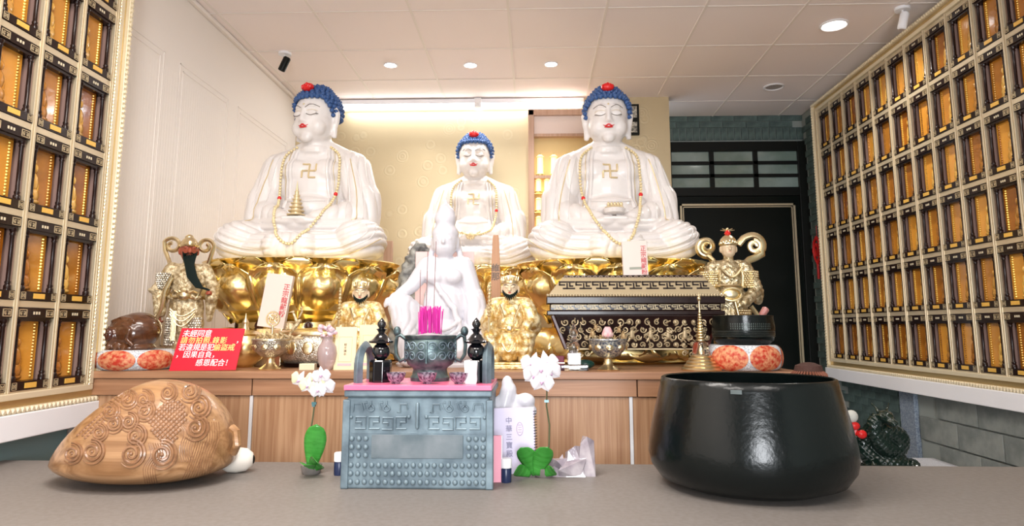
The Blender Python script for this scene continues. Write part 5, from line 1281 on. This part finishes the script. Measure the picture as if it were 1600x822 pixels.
# chased silver stem bowls
def stembowl(loc, lab, blue):
    t = thing('stem_bowl', lab, 'bowl', loc, group='chased silver stem bowls'); m_ = mat('chased_silver_enamel', (.10, .13, .20), .35, .7, var=(.72, .70, .60), var_scale=110, bump=(150, .6, .003)) if blue else M['silverorn']
    MB().lathe([(.050, 0), (.052, .004), (.040, .012), (.026, .022), (.019, .034), (.017, .050), (.022, .056)], 32).build('foot', M['goldpale'], t, True)
    MB().lathe([(.018, .054), (.045, .062), (.070, .082), (.082, .105), (.084, .128), (.088, .135), (.086, .140), (.080, .136), (.078, .11), (.05, .075), (.001, .066)], 48).build('bowl', m_, t, True)
    for k in range(9):
        a = -PI/2+2*PI*k/9; MB().ell((0, 0, 0), (.017, .005, .017), 12, 8).ell((0, -.004, 0), (.011, .004, .011), 10, 6).build('gilt_medallion', M['goldpale'], t, True, loc=(.080*math.cos(a), .080*math.sin(a), .105), rot=(-.25, 0, a+PI/2))
    return t
stembowl((-1.212, 3.13, AZ), 'silver stem bowl beside the red sign, dharma wheel ornament above it', False)
stembowl((.332, 3.13, AZ), 'blue and silver stem bowl in front of the carved chest, holding flowers', True)
t = thing('wheel_ornament', 'small openwork gilt wheel ornament on a curled base above left stem bowl', 'ornament', (-1.21, 3.13, AZ+.132))
b = MB().lathe([(.088, 0), (.088, .006), (.001, .008)], 32).build('lid', M['goldpale'], t, True)
b = MB(); b.tube([(.030*math.cos(a), 0, .098+.032*math.sin(a)) for a in [2*PI*k/28 for k in range(28)]], .004, 6, closed=True)
for k in range(8): a = k*PI/4; b.cap((0, 0, .098), (.029*math.cos(a), 0, .098+.031*math.sin(a)), .0025, .0025, 6); b.ell((.018*math.cos(a+.4), 0, .098+.018*math.sin(a+.4)), .005, 6, 4)
b.ell((0, 0, .098), .009, 10, 6); b.cap((0, 0, .066), (0, 0, .03), .005, .008); b.build('wheel', M['goldpale'], t, True)
b = MB()
for k in range(7): b.tube([(-.07+.02*k, -.02+.01*(k % 2), .010), (-.055+.02*k, -.03, .026+.006*(k % 3)), (-.035+.02*k, -.01, .014)], .006, 6)
b.build('curled_base', M['statgold'], t, True)
t = thing('bird_ornament', 'small antique gilt bird ornament with curled tail right of the wheel ornament', 'ornament', (-1.105, 3.16, AZ+.135))
MB().cap((0, 0, .075), (-.02, 0, .12), .008, .005).ell((-.022, 0, .128), (.008, .006, .007), 8, 6).cap((-.02, 0, .045), (.01, 0, .085), .008, .010).tube([(-.02, 0, .045), (-.035, 0, .02), (-.005, -.01, .008), (.02, 0, .02)], .006, 6).cap((-.03, 0, .128), (-.042, 0, .125), .003, .001).tube([(.005, 0, .10), (.02, 0, .13), (.012, 0, .15)], .004, 6).build('bird', M['statgold'], t, True)
MB().lathe([(.03, -.0), (.032, .006), (.02, .012), (.001, .014)], 16).build('base', M['statgold'], t, True)
# silver casket with medallions
t = thing('silver_casket', 'large oval silver casket with gilt medallions behind the left stem bowl', 'casket', (-1.10, 3.36, AZ))
MB().lathe([(.13, 0), (.145, .012), (.150, .02)], 48, sq=(1, .6)).build('dark_base', M['darkwood'], t, True)
MB().lathe([(.128, .02), (.155, .05), (.163, .09), (.160, .125), (.148, .150), (.001, .152)], 56, sq=(1, .6)).build('casket_body', M['silverorn'], t, True)
MB().lathe([(.165, .150), (.170, .158), (.165, .170), (.14, .178), (.06, .186), (.001, .188)], 56, sq=(1, .6)).build('lid', M['goldpale'], t, True)
for k in range(12):
    a = -PI/2+2*PI*k/12+.1; r_ = 1.0; MB().ell((0, 0, 0), (.028, .006, .032), 14, 8).build('medallion', M['goldpale'], t, True, loc=(.163*math.cos(a), .098*math.sin(a)-.002, .092), rot=(-.1, 0, math.atan2(.163*math.sin(a), .098*math.cos(a))+PI/2 if 0 else a+PI/2))
for x in (-.14, .12):
    b = MB().lathe([(.034, .0), (.030, .008), (.026, .03), (.034, .036), (.001, .04)], 6); b.build('crown_ornament', M['statgold'], t, loc=(x*.75, 0, .182))
t = thing('brass_pot', 'round polished brass pot half hidden behind the red sign', 'pot', (-1.41, 3.30, AZ))
MB().lathe([(.045, 0), (.05, .01), (.085, .04), (.10, .075), (.10, .12), (.085, .150), (.092, .158), (.086, .16), (.001, .15)], 40).build('pot_body', M['gold'], t, True)
MB().lathe([(.09, .158), (.06, .172), (.02, .18), (.012, .20), (.016, .215), (.006, .235), (.001, .26)], 24).build('lid', M['goldpale'], t, True)
MB().tube([(.095, -.02, .12), (.125, -.03, .12), (.13, -.03, .07), (.09, -.02, .06)], .007, 6).build('handle', M['goldpale'], t, True)
# pink stone vase
t = thing('rose_quartz_vase', 'translucent rose pink stone vase with cloth flowers on counter edge', 'vase', (-.942, 3.10, AZ))
MB().lathe([(.022, 0), (.026, .006), (.040, .04), (.045, .075), (.040, .105), (.026, .125), (.024, .14), (.030, .15), (.025, .148), (.001, .13)], 28).build('vase_body', mat('rose_quartz', (.66, .52, .52), .12, trans=.45, coat=.6), t, True)
b = MB(); rr = random.Random(5)
for k in range(22): b.ell((rr.uniform(-.04, .035), rr.uniform(-.02, .02), .165+rr.uniform(-.02, .03)), (rr.uniform(.008, .016), .008, rr.uniform(.008, .014)), 8, 5, rot=(rr.random(), rr.random(), 0))
b.build('cloth_flowers', mat('pink_white_cloth', (.82, .74, .84), .7, var=(.78, .40, .42), var_scale=40), t, True, kind='stuff')
t = thing('white_block', 'small cream white block on the counter edge left of the pink vase', 'block', (-1.02, 3.08, AZ)); MB().box(-.035, .035, -.02, .02, 0, .030).build('block', M['framecream'], t, bevel=.003)
# yellow booklets
yb = mat('cream_yellow_paper', (.84, .72, .46), .6)
def booklet(loc, w_, h_, rz, lab, tx):
    t = thing('sutra_booklet', lab, 'booklet', loc, group='cream yellow booklets standing on the counter', rot=(-.13, 0, rz))
    MB().box(-w_/2, w_/2, 0, .010, 0, h_).build('cover', yb, t, bevel=.001)
    b = MB(); 
    for q in (0, .006): b.box(-w_*.30+q*0, w_*.30, -.0008, 0, .036, .0368).box(-w_*.30, w_*.30, -.0008, 0, h_*.76, h_*.76+.0008)
    for x in (-w_*.30, w_*.30): b.box(x, x+.0008, -.0008, 0, .036, h_*.76)
    b.build('printed_border', mat('thin_brown_print', (.5, .33, .16), .6), t)
    MB().box(-w_*.32, w_*.32, -.0009, 0, .018, .030).build('pink_label', mat('pink_label_print', (.85, .45, .48), .6), t)
    text(tx, .013, mat('brown_ink', (.25, .15, .10), .6), t, (0, -.001, h_*.47), line=1.1)
    return t
booklet((-.862, 3.10, AZ), .098, .195, .05, 'cream yellow booklet right of the pink vase, nearer the vase', '經\n文\n讀\n本')
booklet((-.765, 3.14, AZ), .098, .205, -.02, 'cream yellow booklet partly behind the left black stupa', '經\n本')
# boxes with red lettering
def redbox(loc, w_, h_, d_, rot, lab, tx, ts, slot):
    t = thing('incense_box', lab, 'box', loc, group='pale boxes with red lettering', rot=rot)
    MB().box(-w_/2, w_/2, 0, d_, 0, h_).build('box_body', mat('pale_pink_card', (.74, .62, .56), .5), t, bevel=.002)
    text(tx, ts, mat('red_ink', (.55, .06, .07), .5), t, (w_*.34, -.001, h_*.52 if not slot else h_*.42), line=1.0, weight=.0003)
    if slot: MB().box(-w_*.25, w_*.24, -.0012, 0, h_*.17, h_*.24).build('grey_window', mat('grey_green_print', (.28, .30, .24), .4), t)
    return t
redbox((-1.32, 3.38, AZ+.19), .135, .27, .03, (-.05, .13, 0), 'pale pink box with red lettering leaning before the left gold throne', '正\n宗\n龍\n藏\n粉', .034, False)
redbox((.510, 3.41, AZ+.449), .125, .175, .03, (-.03, -.03, 0), 'pale box with red lettering standing on top of the carved chest', '正\n宗\n龍\n藏\n粉', .030, True)
MB().box(-1.385, -1.255, 3.37, 3.45, AZ, AZ+.185).build('support_block', M['goldpale'], None, label='plain pale gold stand block under the leaning pale pink box', cat='stand', bevel=.004)
# wooden tablet
t = thing('wooden_tablet', 'tall tapered plain wooden tablet with two black characters', 'tablet', (-.207, 3.64, AZ))
t.scale = (1.05,)*3
MB().prism([(-.026, 0), (.026, 0), (.026, .40), (.016, .64), (.013, .655), (-.013, .655), (-.016, .64), (-.026, .40)], 0, .014).build('board', mat('light_brown_board', (.55, .30, .16), .45, wave=(2, 60, .5, (.44, .22, .11))), t, bevel=.002)
text('維\n那', .044, M['line'], t, (0, -.001, .46), weight=.0006)
MB().box(-.05, .05, -.03, .045, 0, .03).build('foot', M['brownwood'], t, bevel=.003)
# scholar's rock and pink card behind the jade figure
t = thing('scholar_rock', 'dark grey pitted scholar rock leaning behind the jade figure', 'rock', (-.66, 3.74, AZ))
b = MB(); b.tube([(-.05, 0, .05), (-.05, 0, .30), (-.035, 0, .45), (-.015, 0, .57), (.025, 0, .65), (.055, 0, .62), (.06, 0, .5)], [.09, .08, .06, .045, .032, .028, .03], 10); b.ell((.02, 0, .3), (.07, .05, .25)); b.ell((0, 0, .05), (.11, .07, .06))
me = remesh(b, 'rock_body', .007, 2); displace(me, lambda co, no: .010*np.sin(co[:, 0]*70+np.sin(co[:, 2]*33)*2)*np.sin(co[:, 2]*55)); link('rock_body', finish(me, mat('grey_rock', (.10, .10, .10), .5, var=(.42, .42, .38), var_scale=18, bump=(60, .8, .006))), t)
t = thing('pink_plaque', 'pale pink translucent rectangular plaque standing behind the jade figure', 'plaque', (-.49, 3.66, AZ))
MB().box(-.155, .165, 0, .008, .0, .60).build('plaque_board', mat('pale_pink_plaque', (.86, .62, .60), .4), t, bevel=.002)
# crystal pagoda on clear blocks
t = thing('crystal_pagoda', 'clear crystal pagoda of stacked balls on a glass block', 'crystal ornament', (.178, 3.11, AZ))
cg = mat('crystal_glass', (.93, .94, .98), .0, trans=1, ior=1.45)
MB().box(-.062, .062, -.03, .03, 0, .026).build('glass_plinth', cg, t, bevel=.003); MB().box(-.030, .030, -.024, .024, .026, .078).build('glass_cube', cg, t, bevel=.002)
MB().ell((0, 0, .104), .027, 20, 14).build('crystal_ball', cg, t, True); MB().lathe([(.010, .126), (.026, .132), (.014, .140), (.010, .146)], 12).build('crystal_roof', cg, t)
MB().ell((0, 0, .166), .020, 18, 12).build('crystal_ball', cg, t, True); MB().lathe([(.010, .184), (.012, .19), (.003, .206), (.001, .212)], 12).build('finial', cg, t)
MB().box(-.024, .024, -.0315, -.0305, .007, .019).build('gold_label', M['framecream'], t)
t = thing('purple_box', 'small dark purple box beside the crystal pagoda', 'box', (.105, 3.15, AZ)); MB().box(-.03, .03, -.02, .03, 0, .062).build('box_body', mat('dark_purple_velvet', (.14, .01, .035), .5), t, bevel=.004); MB().box(-.031, .031, -.021, .031, .030, .034).build('gold_band', M['goldpale'], t)
t = thing('green_stone', 'small round dark green stone between crystal pagoda and blue bowl', 'stone', (.235, 3.22, AZ)); MB().ell((0, 0, .022), (.045, .03, .022), 18, 10).build('stone', mat('dark_green_stone', (.01, .045, .035), .15), t, True)
# flowers in the blue bowl
t = thing('lotus_arrangement', 'pink lotus bud with dried brown flowers in the blue stem bowl', 'flowers', (.332, 3.13, AZ+.120))
lp = petal_leaf(.052, .022, mat('pink_lotus_petal', (.86, .36, .40), .5, sss=.2, wave=(0, 60, .3, (.92, .66, .62))), 'lotus_petal', .5)
for k in range(10):
    a = 2*PI*k/10; o = link('lotus_petal', lp, t, loc=(.010*math.sin(a), -.010*math.cos(a), .022), rot=(.03-.25*(k % 2), 0, a)); solid(o)
MB().ell((0, 0, .048), (.022, .022, .026), 14, 10).build('bud_heart', mat('pink_bud', (.88, .45, .48), .5), t, True)
dp = petal_leaf(.036, .011, mat('dried_ochre_petal', (.46, .30, .14), .7, var=(.62, .48, .26), var_scale=40), 'dried_petal', .4); dm_ = mat('dried_brown', (.26, .15, .07), .7)
for x, z, s in ((-.07, .04, 1.1), (-.035, .015, 1), (.03, .012, 1), (.068, .03, 1.1), (-.012, .006, .9), (.05, .058, .8), (-.055, .070, .8)):
    h_ = MB().ell((0, 0, 0), (.010, .010, .010), 8, 6).build('dried_flower', dm_, t, True, loc=(x, -.02, z)); h_.scale = (s,)*3
    for k in range(8): a = 2*PI*k/8; link('dried_petal', dp, h_, rot=(-.5+.3*(k % 2), 0, a), loc=(.004*math.sin(a), -.004*math.cos(a), -.012))
# gold ringed crystal stupa
t = thing('crystal_stupa', 'tall slender stupa with ringed gold spire and crystal drum, before carved chest', 'stupa', (.750, 3.13, AZ))
b = MB(); z = 0
for k in range(5): r_ = .088-.011*k; b.lathe([(r_, z), (r_+.002, z+.006), (r_-.003, z+.012), (r_-.006, z+.014)], 36); z += .0145
b.build('stepped_base', M['goldpale'], t, True)
MB().lathe([(.034, .072), (.039, .082), (.036, .11), (.031, .124), (.020, .130)], 32).build('crystal_drum', cg, t, True)
MB().lathe([(.010, .074), (.012, .085), (.004, .105), (.001, .11)], 14).build('inner_relic', M['goldpale'], t, True)
b = MB(); z = .128
for k in range(11): r_ = .022-.0016*k; b.lathe([(r_*.7, z), (r_, z+.004), (r_, z+.009), (r_*.7, z+.012)], 20); z += .0125
b.lathe([(.005, z), (.004, z+.045)], 10); b.ell((0, 0, z+.055), (.009, .009, .011), 12, 8); b.lathe([(.004, z+.062), (.001, z+.085)], 8); b.build('ringed_spire', M['goldpale'], t, True)
# carved altar chest
t = thing('carved_chest', 'dark tapered altar chest with gilt carved lattice and fret bands', 'chest', (.492, 3.33, AZ))
def slab(x, z0, z1, nm, m_, y0=0, x2=None, bev=.004):
    x2 = x if x2 is None else x2; y1 = .17
    MB().add([(-x, y0, z0), (x, y0, z0), (x, y1, z0), (-x, y1, z0), (-x2, y0+(x-x2)*.6, z1), (x2, y0+(x-x2)*.6, z1), (x2, y1, z1), (-x2, y1, z1)], [(0,3,2,1),(4,5,6,7),(0,1,5,4),(1,2,6,5),(2,3,7,6),(3,0,4,7)]).build(nm, m_, t, bevel=bev)
CP = mat('chest_gilding', (.46, .37, .23), .42, .4)
slab(.335, .085, .250, 'chest_body', M['darkwood'], .03, .395); slab(.430, .250, .272, 'lower_moulding', M['darkwood'], 0); slab(.415, .272, .305, 'fret_board', M['darkwood'], .012)
slab(.432, .305, .340, 'upper_moulding', M['darkwood'], -.005); slab(.420, .352, .440, 'lid_slope', CP, .02, .350); slab(.345, .440, .449, 'lid_top', M['darkwood'], .06)
b = MB()
for k in range(62): b.ell((-.425+.0139*k, -.002, .346), (.0085, .008, .0075), 8, 5, rot=(0, .5, 0))
b.build('rope_moulding', CP, t, True, kind='stuff')
b = MB()
for k in range(24): 
    b.tube(spiral((-.335+.029*k, 0, .436), .011, .003, 0, 1.2, 10, .062), .0035, 5)
b.build('carved_crest', mat('dark_gilt_carving', (.14, .09, .06), .35, .3), t, True, kind='stuff')
def fret(w_, h_, th, nm, m_):
    g_ = th; b = MB(); q = w_/2
    for x0, x1, z0, z1 in ((-q, q-.004, h_-g_, h_), (-q, -q+g_, h_*.45, h_), (-q, -q*.25, h_*.45, h_*.45+g_), (-q*.12, -q*.12+g_, 0, h_*.75), (-q*.55, q-.004, 0, g_), (q*.2, q*.2+g_, h_*.3, h_-g_), (q*.2, q*.7, h_*.3, h_*.3+g_)):
        b.box(x0, x1, -.004, 0, z0, z1)
    return b.mesh(nm, m_)
fm = fret(.059, .024, .0036, 'fret_key', CP); dk = mat('dark_groove', (.02, .012, .01), .5)
for k in range(14): link('fret_key', fm, t, loc=(-.380+.0585*k, .012, .2775))
fm2 = fret(.084, .044, .0075, 'fret_key', dk)
mxs = math.atan2(.042, .088)
for k in range(9): link('fret_key', fm2, t, loc=(-.328+.082*k, .0335, .377), rot=(-mxs, 0, 0))
# openwork lattice of scrolls on the tapered front
tilt = math.atan2(.036, .165)
lat = MB().box(-.34, .34, .022, .034, .083, .091).build('lower_rail', CP, t, bevel=.002)
for s in (-1, 1): MB().tube([(s*.402, .028, .248), (s*.338, .02, .088)], .011, 6).build('corner_post', mat('red_brown_lacquer', (.06, .010, .007), .3), t, True)
rr = random.Random(11); b = MB()
for j in range(4):
    for k in range(17):
        z = .108+.036*j; xw = .325+.05*(z-.09)/.16; x = -xw+(2*xw)*(k+.5*(j % 2))/16.5; yy = .024-.036*(z-.085)/.165
        s_ = rr.uniform(.013, .019); b.tube([(p[0], yy-.006*math.sin(i*.5), p[2]) for i, p in enumerate(spiral((x, 0, z), s_, .004, rr.uniform(0, 6), rr.choice((-1.2, 1.2)), 14))], .0034, 5)
        if rr.random() < .6: b.tube([(x, yy, z), (x+rr.uniform(-.03, .03), yy-.006, z+rr.uniform(-.03, .03))], .003, 5)
        if rr.random() < .35: b.ell((x, yy-.004, z), (.008, .006, .010), 8, 5)
b.build('openwork_scrolls', CP, t, True, kind='stuff')
for x in (-.02, .07, .155, .235):
    b = MB().ell((0, 0, .06), (.010, .008, .011), 10, 6).cap((0, 0, .046), (0, 0, .022), .010, .014, 8).cap((-.01, 0, .04), (-.030, 0, .030), .005, .004, 6).cap((.01, 0, .04), (.030, 0, .052), .005, .004, 6).cap((-.004, 0, .02), (-.018, 0, .0), .006, .005, 6).cap((.004, 0, .02), (.018, 0, .002), .006, .005, 6)
    b.build('carved_figure', CP, t, True, loc=(x, .012, .125))
for s in (-1, 1):
    b = MB(); 
    for k in range(3): b.tube(spiral((s*(.235+.035*k), 0, .066-.006*k), .014, .004, 0, s*1.3, 14, .03), .0035, 5)
    b.build('corner_bracket', CP, t, True); MB().box(s*.30-.02, s*.30+.02, .04, .08, 0, .085).build('leg', M['darkwood'], t); MB().box(s*.30-.02, s*.30+.02, .11, .15, 0, .085).build('leg', M['darkwood'], t)
# dragon sculpture on the low ledge, red ornament, flowers
t = thing('dragon_sculpture', 'dark green black coiled dragon sculpture on the low white ledge at right', 'sculpture', (1.98, 4.02, .45))
b = MB(); b.tube(spline([(.16, .02, .03), (.05, -.03, .05), (-.08, 0, .07), (-.12, .03, .16), (-.03, -.02, .22), (.06, -.01, .19), (.05, .0, .12), (-.03, -.04, .14), (-.09, -.05, .24), (-.06, -.06, .31)], 60), [.035+.022*math.sin(PI*k/60) for k in range(61)], 12)
b.ell((-.04, -.09, .31), (.045, .06, .035)); b.cap((-.04, -.12, .30), (-.035, -.17, .285), .028, .02); b.ell((.0, 0, .02), (.19, .12, .03))
for s in (-1, 1): b.cap((-.04+s*.02, -.06, .335), (-.02+s*.05, .0, .38), .010, .004); b.cap((s*.1, -.06, .05), (s*.12, -.12, .02), .025, .018)
for k in range(12): b.cap((-.10+.017*k, .02, .2+.02*math.sin(k)), (-.10+.019*k, .03, .26+.02*math.sin(k)), .010, .003)
me = remesh(b, 'dragon_body', .006, 2); displace(me, lambda co, no: .003*np.sin(co[:, 0]*200)*np.sin(co[:, 2]*200)); link('dragon_body', finish(me, mat('dark_green_jade', (.008, .022, .016), .22, coat=.3)), t)
t = thing('small_doll', 'small white and red figurine half hidden behind the big bowl, right', 'figurine', (1.765, 3.95, .45))
MB().lathe([(.03, 0), (.035, .05), (.02, .10), (.01, .20)], 14).build('stand', M['blackmatt'], t, True); MB().ell((.0, 0, .31), (.035, .03, .035)).build('head', mat('grey_white_fur', (.6, .6, .55), .8), t, True); MB().ell((.01, -.01, .26), (.028, .02, .022)).ell((.045, -.01, .215), (.028, .02, .024)).tube([(0, 0, .2), (.02, 0, .24)], .012).build('red_ribbon', M['red'], t, True)
t = thing('red_knot_ornament', 'red knotted hanging ornament on green brick wall near the right frame', 'ornament', (XR-.012, 6.00, 1.92), -PI/2)
b = MB()
for s in (-1, 1): b.tube([(0, -.005, .12), (s*.05, -.008, .08), (s*.07, -.008, 0), (s*.04, -.008, -.07), (0, -.005, -.12)], .012, 8); b.tube([(0, -.01, .06), (s*.035, -.012, .02), (0, -.01, -.05)], .009, 8)
b.tube([(0, 0, .12), (0, 0, .22)], .003, 6); b.tube([(0, -.005, -.12), (0, -.005, -.25)], .012, 8); b.build('knot', M['red'], t, True)
